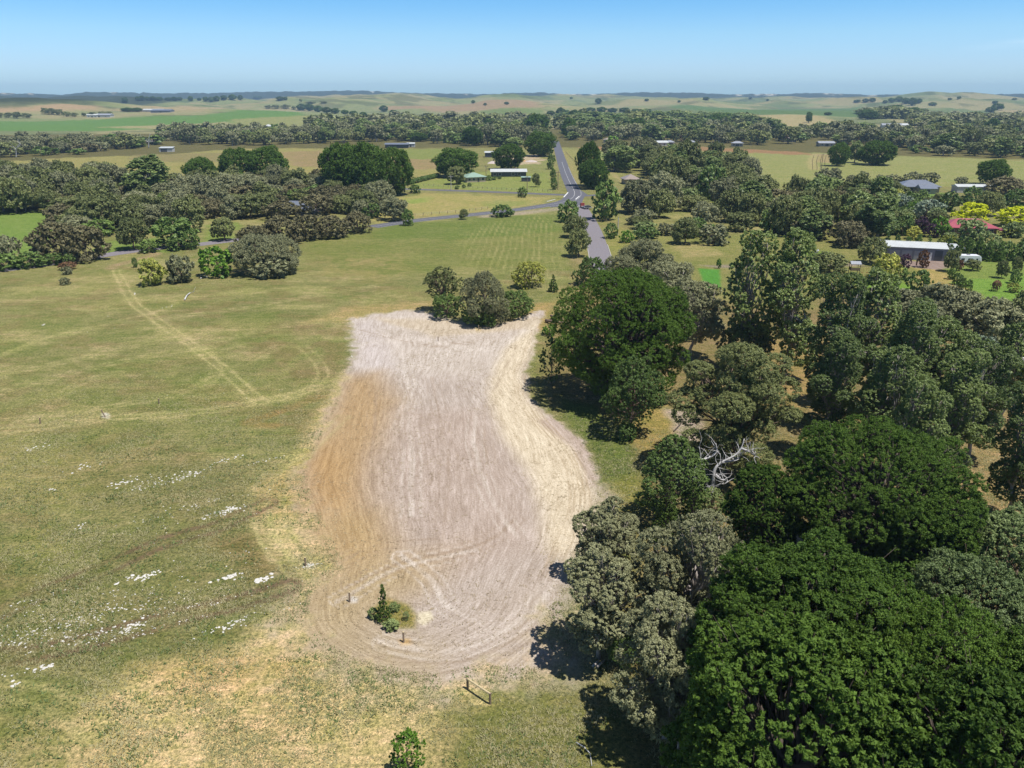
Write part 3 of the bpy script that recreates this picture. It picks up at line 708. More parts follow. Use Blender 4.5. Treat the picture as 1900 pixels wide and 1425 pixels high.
NAMES = {'sage': ('sage_green_tree', 'tree'), 'pine': ('pine_tree', 'pine tree'), 'gum': ('gum_tree', 'gum tree'), 'grey': ('grey_gum_tree', 'gum tree'), 'olive': ('spreading_gum_tree', 'gum tree'),
 'brown': ('tea_tree', 'tree'), 'bush': ('green_bush', 'bush'), 'scrub': ('grey_bush', 'bush'), 'light': ('pale_tree', 'tree'), 'gold': ('golden_tree', 'tree'),
 'bloom': ('wattle_bush', 'bush'), 'purple': ('plum_tree', 'tree'), 'silver': ('silver_leaved_tree', 'tree'), 'vivid': ('leafy_bush', 'bush'), 'rust': ('rust_leaved_tree', 'tree'), 'cypress': ('cypress_tree', 'cypress')}
CACHE = {}
TB = [0]
def proto(kind, lev, var, scale_w, scale_h=None):
    """lev 0 = very near ... 3 = far; meshes are shared by every copy"""
    asp = 0
    if lev <= 1 and scale_h: asp = round(math.log(max(0.45, min(2.4, scale_h/scale_w)))/0.3)*0.3
    key = (kind, lev, var, asp)
    if key in CACHE: return CACHE[key]
    fn, W, H, n, mt, bark, mode, thin, tr, low = SPEC[kind]
    if lev <= 1 and scale_h: H = W*math.exp(asp)
    if lev >= 2 and mode == 'droop': mode = 'leaf'
    rnd = random.Random(sum(map(ord, kind))*7 + lev*100 + var)
    k = scale_w/W if lev <= 1 else 1.0; SOLID[0] = lev >= 1
    if lev == 0 and kind in ('grey', 'olive'): thin = 0.24
    lob = fn(rnd, W, H, n if lev < 3 else max(7, n//2))
    ll, lw = [(0.068, 0.04), (0.125, 0.072), (0.29, 0.17), (0.55, 0.34), (1.0, 0.62)][lev]
    if mode in ('spike', 'needle'): ll *= 1.15; lw *= 0.9
    k = max(k, 0.16); ll /= k; lw /= k                     # leaf size in real metres
    area = sum(3.3*l[3]*l[4]+6*l[3]*l[5] for l in lob)
    tot = int(min([600000, 150000, 34000, 8000, 1800][lev], area*([1.9, 1.8, 1.8, 1.9, 1.9][lev] if k > 0.6 else 3.6)/(2*ll*lw)))
    clr = max(W*[0.019, 0.027, 0.05, 0.075, 0.09][lev], 0.12)
    if mode in ('spike', 'needle'): clr *= 0.75
    if lev == 0: clr = min(clr, 0.23/k)
    nl = [36, 30, 16, 8, 6][lev]
    nl = min(nl, max(8, tot//160)); ncl = max(30, tot//nl)
    cr = kits(lob, rnd.randint(0, 9999), ncl, clr, nl, ll, lw, mode, low, FM[mt], thin)
    tk = limbs(lob if lev < 2 else lob[::max(1, len(lob)//6)], rnd.randint(0, 9999), H, W*tr*[1, 1, 1, 1.3, 1.3][lev], bark, 0.09, extra=[3, 1, 0, 0, 0][lev])
    V = np.empty(len(cr.vertices)*3, np.float32); cr.vertices.foreach_get('co', V); V = V.reshape(-1, 3)
    ext = (np.percentile(np.abs(V[:, 0]), 99)+np.percentile(np.abs(V[:, 1]), 99)); top = np.percentile(V[:, 2], 99.5)
    CACHE[key] = (cr, tk, ext, top); TB[0] += len(V)//4
    return CACHE[key]
RT = random.Random(77)
def plant(kind, x, y, wid, hgt, label, group=None, nvar=2, var=None, z=None, cat=None, name=None, lev=None):
    dist = math.sqrt(x*x+y*y+(CH-hgt*0.7)**2)
    if lev is None: lev = 0 if dist < 95 else 1 if dist < 175 else 2 if dist < 620 else 3
    if var is None: var = RT.randrange(nvar)
    cr, tk, ext, top = proto(kind, lev, var, wid, hgt)
    z0 = float(height(x, y)) if z is None else z
    root = empty(name or NAMES[kind][0], (x, y, z0), RT.random()*6.28)
    tag(root, label, cat or NAMES[kind][1], group)
    a = link('crown', cr, None, root); b = link('trunk', tk, None, root)
    s = (wid/ext, wid/ext, hgt/top)
    for o in (a, b): o.scale = s
    return root
def treepx(kind, x0, yt, x1, yb, label, group=None, **kw):
    """a tree whose crown spans x0..x1 and whose top shows at yt, standing on the ground point that shows at yb"""
    cx = (x0+x1)/2; x, y = hit(cx, yb)
    z0 = float(height(x, y)) if y > 900 else 0.0
    h = max(zat(y, yt)-z0, 0.8)
    s = ppm(x, y, z0+h*0.6); wd = (x1-x0)/s
    return plant(kind, x, y, wd, h*kw.pop('hs', 1.0), label, group, **kw)


# ------------------------------------------------------------------ roads
ASPH = simple('worn_asphalt', alb(150,143,148), 0.9, 0.10, 1.2)
ASPD = simple('dark_asphalt', alb(112,112,120), 0.85, 0.12, 0.8)
LINE = simple('road_paint', (0.62,0.62,0.60), 0.7, 0.1, 3)
CONC = simple('concrete', (0.45,0.43,0.40), 0.85, 0.15, 2)
def ribbon(px, wid, z, name, mat, world=None, k=8, w2=None):
    ln = smooth_line(world or P(*px), k); n = len(ln); V = []; 
    for i, p in enumerate(ln):
        a = ln[max(i-1, 0)]; b = ln[min(i+1, n-1)]; dx, dy = b[0]-a[0], b[1]-a[1]; L = math.hypot(dx, dy)+1e-9
        w_ = wid if w2 is None else wid+(w2-wid)*i/(n-1)
        nx, ny = -dy/L*w_/2, dx/L*w_/2
        V += [(p[0]+nx, p[1]+ny, z), (p[0]-nx, p[1]-ny, z)]
    F = [(2*i, 2*i+1, 2*i+3, 2*i+2) for i in range(n-1)]
    me = bpy.data.meshes.new(name); me.from_pydata(V, [], F); me.update()
    o = link(name, me, mat)
    if me.polygons[0].normal.z < 0: me.flip_normals()
    return o, ln
def struct(o, label, cat): return tag(o, label, cat, kind='structure')
o, main_ln = ribbon([(1031,262),(1034,272),(1040,292),(1050,322),(1061,346),(1066,357),(1063,366),(1048,374),(1020,380),(960,389),(880,398),(800,406),(750,412),(690,421)], 6.8, 0.030, 'road', ASPD)
struct(o, 'long straight road curving left at the junction', 'road')
o, _ = ribbon([(450,444),(415,448),(374,453),(320,458),(260,464),(172,477),(60,494),(-60,508)], 6.0, 0.030, 'road', ASPH)
struct(o, 'road running along the left edge of the meadow', 'road')
o, up_ln = ribbon([(1064,362),(1030,361),(960,358),(880,355),(790,352),(700,349)], 5.6, 0.022, 'road', ASPD, w2=5.6)
struct(o, 'upper side road past the house lawn', 'road')
o, _ = ribbon([(500,343),(330,338),(225,334),(120,332),(-60,331)], 5.0, 0.022, 'road', ASPD)
struct(o, 'far piece of the upper side road beyond the left wood', 'road')
o, _ = ribbon([(1062,364),(1090,363),(1140,360)], 5.0, 0.026, 'road', ASPD)
struct(o, 'short road stub right of the junction', 'road')
o, low_ln = ribbon([(1068,376),(1078,388),(1091,410),(1103,438),(1112,470),(1118,500),(1120,530)], 6.2, 0.026, 'road', ASPH)
struct(o, 'pale lower road coming down from the junction', 'road')
m_, cc = newmat('x')[0:2]; bpy.data.materials.remove(m_)
# junction fill
jx, jy = zip(*P((1040,372),(1052,360),(1056,352),(1076,352),(1090,361),(1084,366),(1078,380),(1066,382),(1050,382),(1020,385),(1022,377)))
mb = MB(); mb.add([(a, b, 0.034) for a, b in zip(jx, jy)], [tuple(range(len(jx)))]); o = mb.build('junction', ASPD); struct(o, 'dark asphalt of the road junction', 'road')
def dashes(ln, s0, s1, on, off, wid, name, label, side=0.0, z=0.042):
    mb = MB(); acc = 0; seg = []
    pts = []
    for i in range(len(ln)-1):
        a = Vector((*ln[i], z)); b = Vector((*ln[i+1], z)); L = (b-a).length; d = (b-a)/max(L, 1e-6); n = Vector((-d.y, d.x, 0))
        t = 0
        while t < L:
            s = acc+t
            if s0 <= s <= s1 and (s % (on+off)) < on:
                e_ = min(L, t+min(0.5, L-t)); p = a+d*t+n*side; q = a+d*e_+n*side
                mb.add([p-n*wid/2, q-n*wid/2, q+n*wid/2, p+n*wid/2], [(0, 1, 2, 3)])
            t += 0.5
        acc += L
    o = mb.build(name, LINE); tag(o, label, 'road marking', kind='structure'); return o
tot = sum(math.hypot(main_ln[i+1][0]-main_ln[i][0], main_ln[i+1][1]-main_ln[i][1]) for i in range(len(main_ln)-1))
dashes(main_ln, 260, tot, 999, 0, 0.12, 'road_marking', 'white centre line round the bend')
dashes(main_ln, 300, tot, 999, 0, 0.10, 'road_marking', 'white edge line, outer side of the bend', 3.1)
mb = MB()
for a, b in (((1046,366),(1054,357)), ((1068,370),(1075,364)), ((1015,374),(1030,370))):
    p = Vector((*hit(*a), 0.046)); q = Vector((*hit(*b), 0.046)); d = (q-p).normalized(); n = Vector((-d.y, d.x, 0))*0.28
    mb.add([p-n, q-n, q+n, p+n], [(0, 1, 2, 3)])
tag(mb.build('stop_line', LINE), 'thick white give-way lines at the junction', 'road marking', kind='structure')
def kerb(ln, side, label):
    mb = MB()
    for i in range(len(ln)-1):
        a = Vector((*ln[i], 0)); b = Vector((*ln[i+1], 0)); d = (b-a).normalized(); n = Vector((-d.y, d.x, 0))
        p0 = a+n*side; p1 = b+n*side; q0 = a+n*(side+0.16*np.sign(side)); q1 = b+n*(side+0.16*np.sign(side))
        mb.add([(v.x, v.y, h) for h in (0, 0.13) for v in (p0, p1, q1, q0)], [(0,1,2,3),(7,6,5,4),(0,4,5,1),(1,5,6,2),(2,6,7,3),(3,7,4,0)])
    tag(mb.build('kerb', CONC), label, 'kerb', kind='structure')
kerb(low_ln[28:], 3.15, 'concrete kerb along one side of the lower road'); kerb(low_ln[28:], -3.15, 'concrete kerb along the other side of the lower road')

# ------------------------------------------------------------------ buildings
GLASS = simple('window_glass', (0.03,0.04,0.05), 0.12, 0.1, 1)
WHITEP = simple('white_paint', (0.74,0.74,0.72), 0.5, 0.06, 1)
W_CREAM = simple('cream_wall', alb(205,190,165), 0.8, 0.08, 1)
W_BRICK = simple('brick_wall', (0.20,0.11,0.08), 0.85, 0.25, 6)
W_GREY = simple('grey_sheet_wall', alb(150,150,162), 0.5, 0.08, 1)
W_DARK = simple('dark_wall', (0.07,0.075,0.085), 0.7, 0.15, 1)
W_WHITE = simple('white_wall', alb(225,222,215), 0.7, 0.06, 1)
R_WHITE = ribbed('white_sheet_roof', alb(236,240,238), 0.4)
R_PALEG = ribbed('pale_green_sheet_roof', alb(176,205,184), 0.4)
R_GREY = ribbed('blue_grey_roof', alb(140,148,164), 0.5)
R_LIGHT = ribbed('light_grey_roof', alb(190,194,202), 0.4)
R_RED = ribbed('rose_red_roof', alb(200,98,112), 0.5)
R_BROWN = ribbed('worn_roof', alb(186,170,160), 0.5)
DOORM = simple('roller_door', alb(176,178,186), 0.5, 0.06, 2)
def roof_mesh(L, D, h, rise, kind, ov=0.5, th=0.12):
    x, y = L/2+ov, D/2+ov; mb = MB()
    if kind == 'hip':
        r = max(x-y, 0.02); top = [(-r, 0, h+rise), (r, 0, h+rise)]
        v = [(-x,-y,h),(x,-y,h),(x,y,h),(-x,y,h)]+top+[(-x,-y,h-th),(x,-y,h-th),(x,y,h-th),(-x,y,h-th)]
        mb.add(v, [(0,1,5,4),(1,2,5),(2,3,4,5),(3,0,4),(9,8,7,6),(6,7,1,0),(7,8,2,1),(8,9,3,2),(9,6,0,3)])
    elif kind == 'gable':
        v = [(-x,-y,h),(x,-y,h),(x,y,h),(-x,y,h),(-x,0,h+rise),(x,0,h+rise)]+[(-x,-y,h-th),(x,-y,h-th),(x,y,h-th),(-x,y,h-th)]
        mb.add(v, [(0,1,5,4),(2,3,4,5),(1,2,5),(3,0,4),(9,8,7,6),(6,7,1,0),(7,8,2,1),(8,9,3,2),(9,6,0,3)])
    else:                                         # skillion, higher at the back
        v = [(-x,-y,h),(x,-y,h),(x,y,h+rise),(-x,y,h+rise),(-x,-y,h-th),(x,-y,h-th),(x,y,h+rise-th),(-x,y,h+rise-th)]
        mb.add(v, [(0,1,2,3),(7,6,5,4),(0,4,5,1),(1,5,6,2),(2,6,7,3),(3,7,4,0)])
    return mb
def building(name, label, cat, px, py, L, D, rot, h, rise, kind, wm, rm, wins=(), doors=(), ov=0.5, chim=False, dm=None, wh=(0.9, 2.1)):
    x, y = hit(px, py); z = float(height(x, y)); rt = R(rot)
    cx = x-math.sin(rt)*D/2; cy = y+math.cos(rt)*D/2        # py is where the front wall meets the ground
    r = empty(name, (cx, cy, z), rt); tag(r, label, cat)
    mb = MB(); mb.box(-L/2, L/2, -D/2, D/2, -0.3, h-0.125)
    if kind == 'gable': pass
    mb.build('wall', wm, r)
    rf = roof_mesh(L, D, h, rise, kind, ov).build('roof', rm, r)
    if kind != 'skillion':
        q = MB(); rr = L/2+ov if kind == 'gable' else max(L/2-D/2, 0.05)
        q.tube([(-rr, 0, h+rise+0.03), (rr, 0, h+rise+0.03)], 0.09, 5); q.build('ridge_cap', rm, rf)
    if chim:
        q = MB(); q.box(L*0.2-0.35, L*0.2+0.35, D*0.1, D*0.1+0.6, h, h+rise+0.7); q.build('chimney', W_BRICK, rf)
    for wx, ww in wins:
        f = MB(); f.box(wx-ww/2-0.08, wx+ww/2+0.08, -D/2-0.05, -D/2+0.01, wh[0]-0.08, wh[1]+0.08); fo = f.build('window', WHITEP, r)
        g = MB(); g.box(wx-ww/2, wx+ww/2, -D/2-0.07, -D/2-0.03, wh[0], wh[1]); g.build('pane', GLASS, fo)
    for dx, dw, dh in doors:
        g = MB(); g.box(dx-dw/2, dx+dw/2, -D/2-0.06, -D/2+0.01, 0.0, dh); g.build('door', dm or W_DARK, r)
    return r
b = building('machinery_shed', 'long grey sheet-metal shed with white roof and roller doors by the caravans', 'shed', 1692, 482, 17.5, 9, -16, 3.5, 0.9, 'gable', W_GREY, R_WHITE,
   doors=((-4.8,2.6,2.6),(-1.6,2.6,2.6),(1.6,2.6,2.6)), ov=0.25, dm=DOORM)
q = MB(); q.box(4.2,4.9,-4.56,-4.49,0.0,2.3); q.build('side_door', WHITEP, b)
q = MB(); q.box(5.6,7.6,-4.56,-4.49,0.0,2.9); q.build('door', W_DARK, b)
b = building('red_roof_house', 'low brick house with a rose-red hipped roof among golden trees', 'house', 1800, 437, 16, 9, -9, 2.6, 2.3, 'hip', W_BRICK, R_RED,
   wins=((-6,1.6),(-3,1.6),(3.2,1.8),(6.2,1.4)), doors=((0,1.0,2.1),), ov=0.7)
q = MB(); q.box(7.9,10.2,-6.5,-2.5,2.1,2.35); q.build('porch_roof', R_RED, b)
q = MB(); q.box(9.9,10.05,-6.3,-6.15,0,2.1); q.build('porch_post', WHITEP, b)
building('grey_roof_house', 'wide house with blue-grey hipped roof behind the right hand gardens', 'house', 1706, 357, 18, 10, -5, 2.7, 2.6, 'hip', W_CREAM, R_GREY, wins=((-7,1.6),(-4,1.6),(2.5,1.8),(6,1.6)), doors=((-1,1.1,2.1),), ov=0.8)
b = building('grey_roof_wing', 'low grey gabled wing joined in front of the blue-grey roofed house', 'house wing', 1722, 360, 7, 6, -5, 2.5, 1.6, 'gable', W_CREAM, R_GREY, wins=((0,1.6),), ov=0.5)
building('white_farm_shed', 'long low white-roofed shed right of the blue-grey roofed house', 'shed', 1809, 358, 17, 6, -3, 2.9, 0.8, 'gable', W_WHITE, R_WHITE, doors=((-3,2.4,2.2),(2,2.4,2.2)), ov=0.3)
building('garden_shed', 'little pale-blue shed in the tree row of the right field', 'shed', 1645, 340, 5, 3, 0, 2.3, 0.6, 'gable', W_GREY, R_LIGHT, doors=((0,1.4,1.9),), ov=0.2)
building('cottage', 'small cottage with a pale pyramid roof among tall gums', 'cottage', 1173, 342, 7.5, 7.5, 8, 2.6, 2.3, 'hip', W_CREAM, R_BROWN, wins=((-2,1.2),(2,1.2)), doors=((0,0.9,2.0),), ov=0.8)
b = building('green_roof_house', 'pink-walled house with pale green roof beside the grey round tree', 'house', 884, 338, 11, 9, 24, 2.7, 1.9, 'hip', W_CREAM, R_PALEG, wins=((-4,1.3),(-1.5,1.3),(3.8,1.3)), doors=((1.2,1.0,2.0),), ov=0.6)
b = building('long_house', 'long low white-roofed house with dark verandah on the lawn', 'house', 944, 328, 20, 8, 2, 2.8, 1.2, 'gable', W_DARK, R_WHITE, wins=((-8,1.6),(-5,1.6),(2.5,1.8),(6,1.6)), doors=((-1.5,1.6,2.1),), ov=0.6, chim=True)
building('green_garden_shed', 'small dark green shed with white posts below the long house', 'shed', 976, 337, 5, 2.6, 0, 2.2, 0.4, 'skillion', W_DARK, R_PALEG, doors=((-1.2,1.4,1.8),(1.2,1.4,1.8)), ov=0.2)
building('yard_shed', 'dark open shed with white roof at the yard behind the long house', 'shed', 911, 292, 9, 7, 0, 3.4, 0.8, 'gable', W_DARK, R_WHITE, doors=((0,4,2.6),), ov=0.4)
building('stables', 'long dark stable with grey roof at the edge of the central belt', 'stable', 736, 275, 20, 7, 2, 3.2, 1.0, 'gable', W_DARK, R_GREY, doors=((-6,2.5,2.4),(0,2.5,2.4),(6,2.5,2.4)), ov=0.6)
building('stable_annex', 'small pinkish white shed at the right end of the long stable', 'shed', 762, 273, 7, 5, 0, 3.0, 0.8, 'gable', W_WHITE, R_WHITE, doors=((0,1.4,2.0),), ov=0.3)
building('field_shed', 'open-sided white-roofed hay shed on the left yellow field', 'shed', 308, 282, 10.5, 6, 4, 3.2, 0.7, 'skillion', W_WHITE, R_WHITE, doors=((-1.5,5.0,2.5),), ov=0.4)
building('hidden_grey_house', 'grey-roofed house half hidden in the left wood', 'house', 545, 399, 14, 8, -12, 2.7, 2.2, 'hip', W_CREAM, R_GREY, wins=((-4,1.5),(3,1.5)), doors=((0,1,2.1),), ov=0.7)
building('grey_carport', 'low grey carport roof right of the house hidden in the left wood', 'carport', 572, 401, 6, 4, -12, 2.3, 0.3, 'skillion', W_GREY, R_LIGHT, doors=((0,4.5,1.9),), ov=0.2)
building('roadside_house', 'grey-roofed house by the far left road, left of the lone gum', 'house', 140, 342, 9, 7, -8, 2.6, 1.7, 'hip', W_CREAM, R_LIGHT, wins=((-2.5,1.2),(2.5,1.2)), ov=0.6)
for px, py, L, D, lb, rm, wm in (
  (1222,271,18,8,'far white shed with a tall square opening right of the long road', R_WHITE, W_WHITE),
  (1243,270,8,6,'small pale-blue far building at the right end of the far white shed', R_LIGHT, W_WHITE),
  (1129,265,10,7,'far pale roof left of the lime-green round tree', R_BROWN, W_CREAM),
  (1284,270,9,7,'far whitish house in the belt right of the far white shed', R_LIGHT, W_WHITE),
  (1368,272,10,6,'low bluish far roof at the right end of the belt before the field', R_LIGHT, W_CREAM),
  (1534,272,14,8,'pale grey roof peeping over the right field behind the pine', R_LIGHT, W_CREAM),
  (1466,264,12,8,'far pale roof at the left start of the dark belt across the right field', R_BROWN, W_CREAM),
  (1757,277,12,8,'far pale-roofed house deep in the dark belt at the right', R_LIGHT, W_CREAM),
  (1655,238,26,12,'far cream farmhouse left one in the right distance', R_LIGHT, W_WHITE),
  (1672,238,22,12,'far white farmhouse right one in the right distance', R_WHITE, W_WHITE),
  (1697,228,24,12,'far farmhouse with a small red roof in the right distance', R_RED, W_CREAM),
  (1560,236,26,10,'far long beige shed in the right distance', R_BROWN, W_CREAM),
  (1415,236,22,12,'far house with white walls left below the green hill', R_GREY, W_WHITE),
  (1430,238,16,10,'smaller far white house beside the one below the green hill', R_WHITE, W_WHITE),
  (1500,246,12,8,'lonely far shed below the tall dark tree', R_LIGHT, W_CREAM),
  (498,240,9,7,'tiny far white house left of centre in front of the belt', R_WHITE, W_WHITE),
  (184,218,40,16,'far light blue farm shed at the left', R_LIGHT, W_WHITE),
  (171,218,18,12,'far small white shed left of the light blue farm shed', R_WHITE, W_WHITE),
  (282,208,44,18,'far long white barn at the left distance', R_WHITE, W_WHITE),
  (298,209,40,18,'far long grey barn right of the white barn', R_GREY, W_GREY)):
    far_ = py < 245
    building('farm_building', lb, 'building', px, py, L, D, RT.uniform(-14, 14), 4.0 if far_ else 3.0, 2.2 if far_ else 1.5, 'gable' if L > 13 else 'hip', wm, rm, doors=((0, 3, 2.4),), wins=((-L*0.3, 1.6), (L*0.3, 1.6)), ov=0.5)
# water tank
def tank(px, py, r_, h_, label):
    x, y = hit(px, py); e_ = empty('water_tank', (x, y, 0)); tag(e_, label, 'water tank')
    q = MB(); q.tube([(0,0,0),(0,0,h_)], r_, 20); q.build('tank_wall', W_GREY, e_, True)
    q = MB(); q.tube([(0,0,h_),(0,0,h_+0.25),(0,0,h_+0.5)], [r_*1.03, r_*0.7, 0.1], 20); q.build('lid', R_LIGHT, e_, True)
tank(739, 285, 2.0, 2.6, 'grey round water tank on the grass below the long stable')
tank(1398, 250, 2.4, 3.0, 'small pale tank in the belt right of the long road')

# ------------------------------------------------------------------ vehicles and yard things
TYRE = simple('tyre_rubber', (0.02,0.02,0.02), 0.9, 0.1, 3); RIM = simple('wheel_rim', (0.5,0.5,0.5), 0.4, 0.1, 3)
REDP = simple('red_paint', (0.28,0.05,0.035), 0.4, 0.08, 2); BLUEP = simple('blue_plastic', (0.03,0.20,0.62), 0.35, 0.08, 2)
VANW = simple('white_body_paint', (0.78,0.79,0.80), 0.3, 0.04, 2); WOOD = simple('weathered_wood', (0.22,0.16,0.11), 0.9, 0.3, 6)
WOODP = simple('pale_timber', (0.52,0.42,0.24), 0.85, 0.2, 6); METAL = simple('galvanised_metal', (0.45,0.46,0.48), 0.45, 0.1, 3, 0.6)
def wheel(parent, x, y, r_, w_=0.2):
    q = MB(); q.tube([(x, y-w_/2, r_), (x, y+w_/2, r_)], r_, 16); o = q.build('wheel', TYRE, parent, True)
    q = MB(); q.tube([(x, y-w_/2-0.01, r_), (x, y+w_/2+0.01, r_)], r_*0.55, 12); q.build('rim', RIM, o)
def prof(mb, pts, y0, y1):                   # side outline pulled across the width
    n = len(pts)
    mb.add([(p[0], y0, p[1]) for p in pts]+[(p[0], y1, p[1]) for p in pts], [tuple(range(n)), tuple(reversed(range(n, 2*n)))]+[(i, i+n, (i+1) % n+n, (i+1) % n) for i in range(n)])
    return mb
def caravan(px, py, rot, label):
    x, y = hit(px, py); e_ = empty('caravan', (x, y, 0), R(rot)); tag(e_, label, 'caravan')
    prof(MB(), [(-3.1,0.5),(2.9,0.5),(3.15,1.3),(2.95,2.3),(2.4,2.75),(-2.7,2.75),(-3.2,2.3),(-3.3,1.2)], -1.15, 1.15).build('body', VANW, e_, bevel=0.08)
    for wx, ww in ((-1.8,0.9),(0.2,1.3),(1.9,0.5)):
        q = MB(); q.box(wx-ww/2, wx+ww/2, -1.18, -1.13, 1.35, 1.95); q.build('window', GLASS, e_)
    q = MB(); q.box(2.45,2.95,-1.175,-1.14,0.65,2.3); q.build('door', WHITEP, e_)
    q = MB(); q.box(-0.5,0.2,-0.35,0.35,2.75,2.9); q.build('roof_hatch', W_GREY, e_)
    wheel(e_, -0.3, -1.1, 0.33); wheel(e_, 0.5, -1.1, 0.33); wheel(e_, 0.5, 1.1, 0.33)
    q = MB(); q.tube([(-3.3,0.3,0.5),(-4.5,0,0.5)], 0.05); q.tube([(-3.3,-0.3,0.5),(-4.5,0,0.5)], 0.05); q.build('drawbar', METAL, e_)
    q = MB(); q.box(-3.2,3.1,-1.165,-1.14,1.05,1.15); q.build('side_stripe', W_GREY, e_)
caravan(1794, 491, -6, 'white caravan with dark windows parked on the lawn right of the grey shed')
x, y = hit(1782, 478)
e_ = empty('awning', (x, y, 0), R(-8)); tag(e_, 'dark flat-topped shade awning standing behind the white caravan', 'awning')
q = MB(); q.box(-2.4,2.4,-1.5,1.5,2.6,2.72); q.build('cover', W_DARK, e_)
for a, b_ in ((-2.3,-1.4),(2.3,-1.4),(2.3,1.4),(-2.3,1.4)):
    q = MB(); q.tube([(a, b_, 0), (a, b_, 2.6)], 0.05); q.build('post', METAL, e_)
x, y = hit(1757, 483)
e_ = empty('boat_on_trailer', (x, y, 0), R(-20)); tag(e_, 'white boat on a trailer parked between the grey shed and the caravan', 'boat')
mb = MB(); secs = []
for i, (bx, hw, kz, gz) in enumerate(((-2.8,1.0,0.75,1.5),(-1.2,1.1,0.65,1.5),(0.6,1.05,0.65,1.58),(1.9,0.7,0.8,1.7),(2.9,0.05,1.3,1.85))):
    secs += [(bx,-hw,gz),(bx,-hw*0.7,kz+0.2),(bx,0,kz),(bx,hw*0.7,kz+0.2),(bx,hw,gz)]
f = [(i*5+j, i*5+j+1, i*5+j+6, i*5+j+5) for i in range(4) for j in range(4)]+[(0,1,2,3,4)]+[(i*5+4, i*5, i*5+5, i*5+9) for i in range(4)]
mb.add(secs, f); mb.build('hull', VANW, e_, True)
prof(MB(), [(-0.6,1.55),(0.9,1.55),(0.5,2.2),(-0.4,2.3)], -0.8, 0.8).build('cabin', VANW, e_)
prof(MB(), [(0.45,1.62),(0.93,1.58),(0.55,2.12)], -0.82, 0.82).build('windscreen', GLASS, e_)
q = MB(); q.box(-2.6,3.4,-0.08,0.08,0.45,0.55); q.box(-1.3,-1.1,-1,1,0.4,0.5); q.build('trailer', METAL, e_)
wheel(e_, -1.2, -1.05, 0.3); wheel(e_, -1.2, 1.05, 0.3)
b = building('carport', 'pale sloping carport roof against the right end of the grey shed', 'carport', 1757, 478, 6, 6, -16, 2.6, 0.5, 'skillion', W_GREY, R_WHITE, doors=((0,5,2.2),), ov=0.3)
def truck(px, py, rot, label):
    x, y = hit(px, py); e_ = empty('red_truck', (x, y, 0), R(rot)); e_.scale = (.75, .75, .75); tag(e_, label, 'truck')
    prof(MB(), [(1.0,0.5),(3.0,0.5),(3.1,1.4),(2.8,2.5),(1.1,2.6)], -1.05, 1.05).build('cab', REDP, e_, bevel=0.06)
    q = MB(); q.box(2.86,3.06,-0.9,0.9,1.5,2.2); q.build('windscreen', GLASS, e_)
    q = MB(); q.box(1.4,2.4,-1.08,-1.04,1.5,2.2); q.build('window', GLASS, e_)
    q = MB(); q.box(-3.2,0.9,-1.1,1.1,0.85,1.05); q.box(-3.2,-3.1,-1.1,1.1,1.05,1.6); q.build('tray', METAL, e_)
    for a in (2.2, -1.6, -2.5):
        wheel(e_, a, -1.0, 0.45); wheel(e_, a, 1.0, 0.45)
truck(1082, 386, 100, 'red truck parked at the top of the pale lower road')
x, y = hit(1091, 388); e_ = empty('trailer', (x, y, 0), R(10)); tag(e_, 'dark loaded trailer in the shade right of the red truck', 'trailer')
q = MB(); q.box(-1.6,1.6,-0.9,0.9,0.6,0.75); q.build('deck', METAL, e_)
prof(MB(), [(-1.3,0.75),(1.2,0.75),(0.9,1.4),(-0.2,1.6),(-1.1,1.3)], -0.7, 0.7).build('load', W_DARK, e_)
wheel(e_, 0, -0.95, 0.32); wheel(e_, 0, 0.95, 0.32)
# play set
x, y = hit(1584, 509); e_ = empty('play_set', (x, y, 0), R(-8)); tag(e_, 'childrens play fort with pitched grey roof, swing beam and blue slide on the lawn', 'play set')
for a in (-1.1, 1.1):
    for b_ in (-1.0, 1.0):
        q = MB(); q.tube([(a, b_, 0), (a, b_, 2.9)], 0.07); q.build('post', WOOD, e_)
q = MB(); q.box(-1.2,1.2,-1.1,1.1,1.2,1.3); q.build('deck', WOOD, e_)
q = MB(); q.box(-1.15,1.15,-1.12,-1.07,1.3,1.95); q.box(-1.12,-1.07,-1.0,1.0,1.3,1.95); q.build('side_boards', WOOD, e_)
roof_mesh(2.2, 2.0, 2.9, 0.6, 'gable', 0.2).build('roof', R_LIGHT, e_)
q = MB(); q.tube([(1.1,0,2.1),(4.2,0,2.1)], 0.06); q.tube([(4.2,0,2.1),(4.3,-1,0)], 0.05); q.tube([(4.2,0,2.1),(4.3,1,0)], 0.05); q.build('swing_beam', WOOD, e_)
for a in (2.0, 3.2):
    q = MB(); q.tube([(a-0.2,0,2.1),(a-0.2,0,0.6)], 0.02, 4); q.tube([(a+0.2,0,2.1),(a+0.2,0,0.6)], 0.02, 4); q.box(a-0.25,a+0.25,-0.1,0.1,0.56,0.62); q.build('swing', REDP, e_)
mb = MB(); P0 = [(4.9,-0.2,2.0),(4.5,-0.9,1.5),(3.9,-1.7,0.8),(3.4,-2.3,0.35),(2.9,-2.9,0.28)]
vv = []
for p in P0: vv += [(p[0]-0.3,p[1]-0.2,p[2]+0.25),(p[0]-0.28,p[1]-0.2,p[2]),(p[0]+0.28,p[1]+0.2,p[2]),(p[0]+0.3,p[1]+0.2,p[2]+0.25)]
mb.add(vv, [(i*4+j, i*4+j+1, i*4+j+5, i*4+j+4) for i in range(4) for j in range(3)]); sl_ = mb.build('slide', BLUEP, e_)
so_ = sl_.modifiers.new('thick', 'SOLIDIFY'); so_.thickness = 0.04
q = MB(); q.tube([(4.9,-0.1,2.0),(4.9,-0.1,0)], 0.05); q.tube([(4.6,0.4,2.0),(4.6,0.4,0)], 0.05); q.build('slide_ladder', METAL, e_)
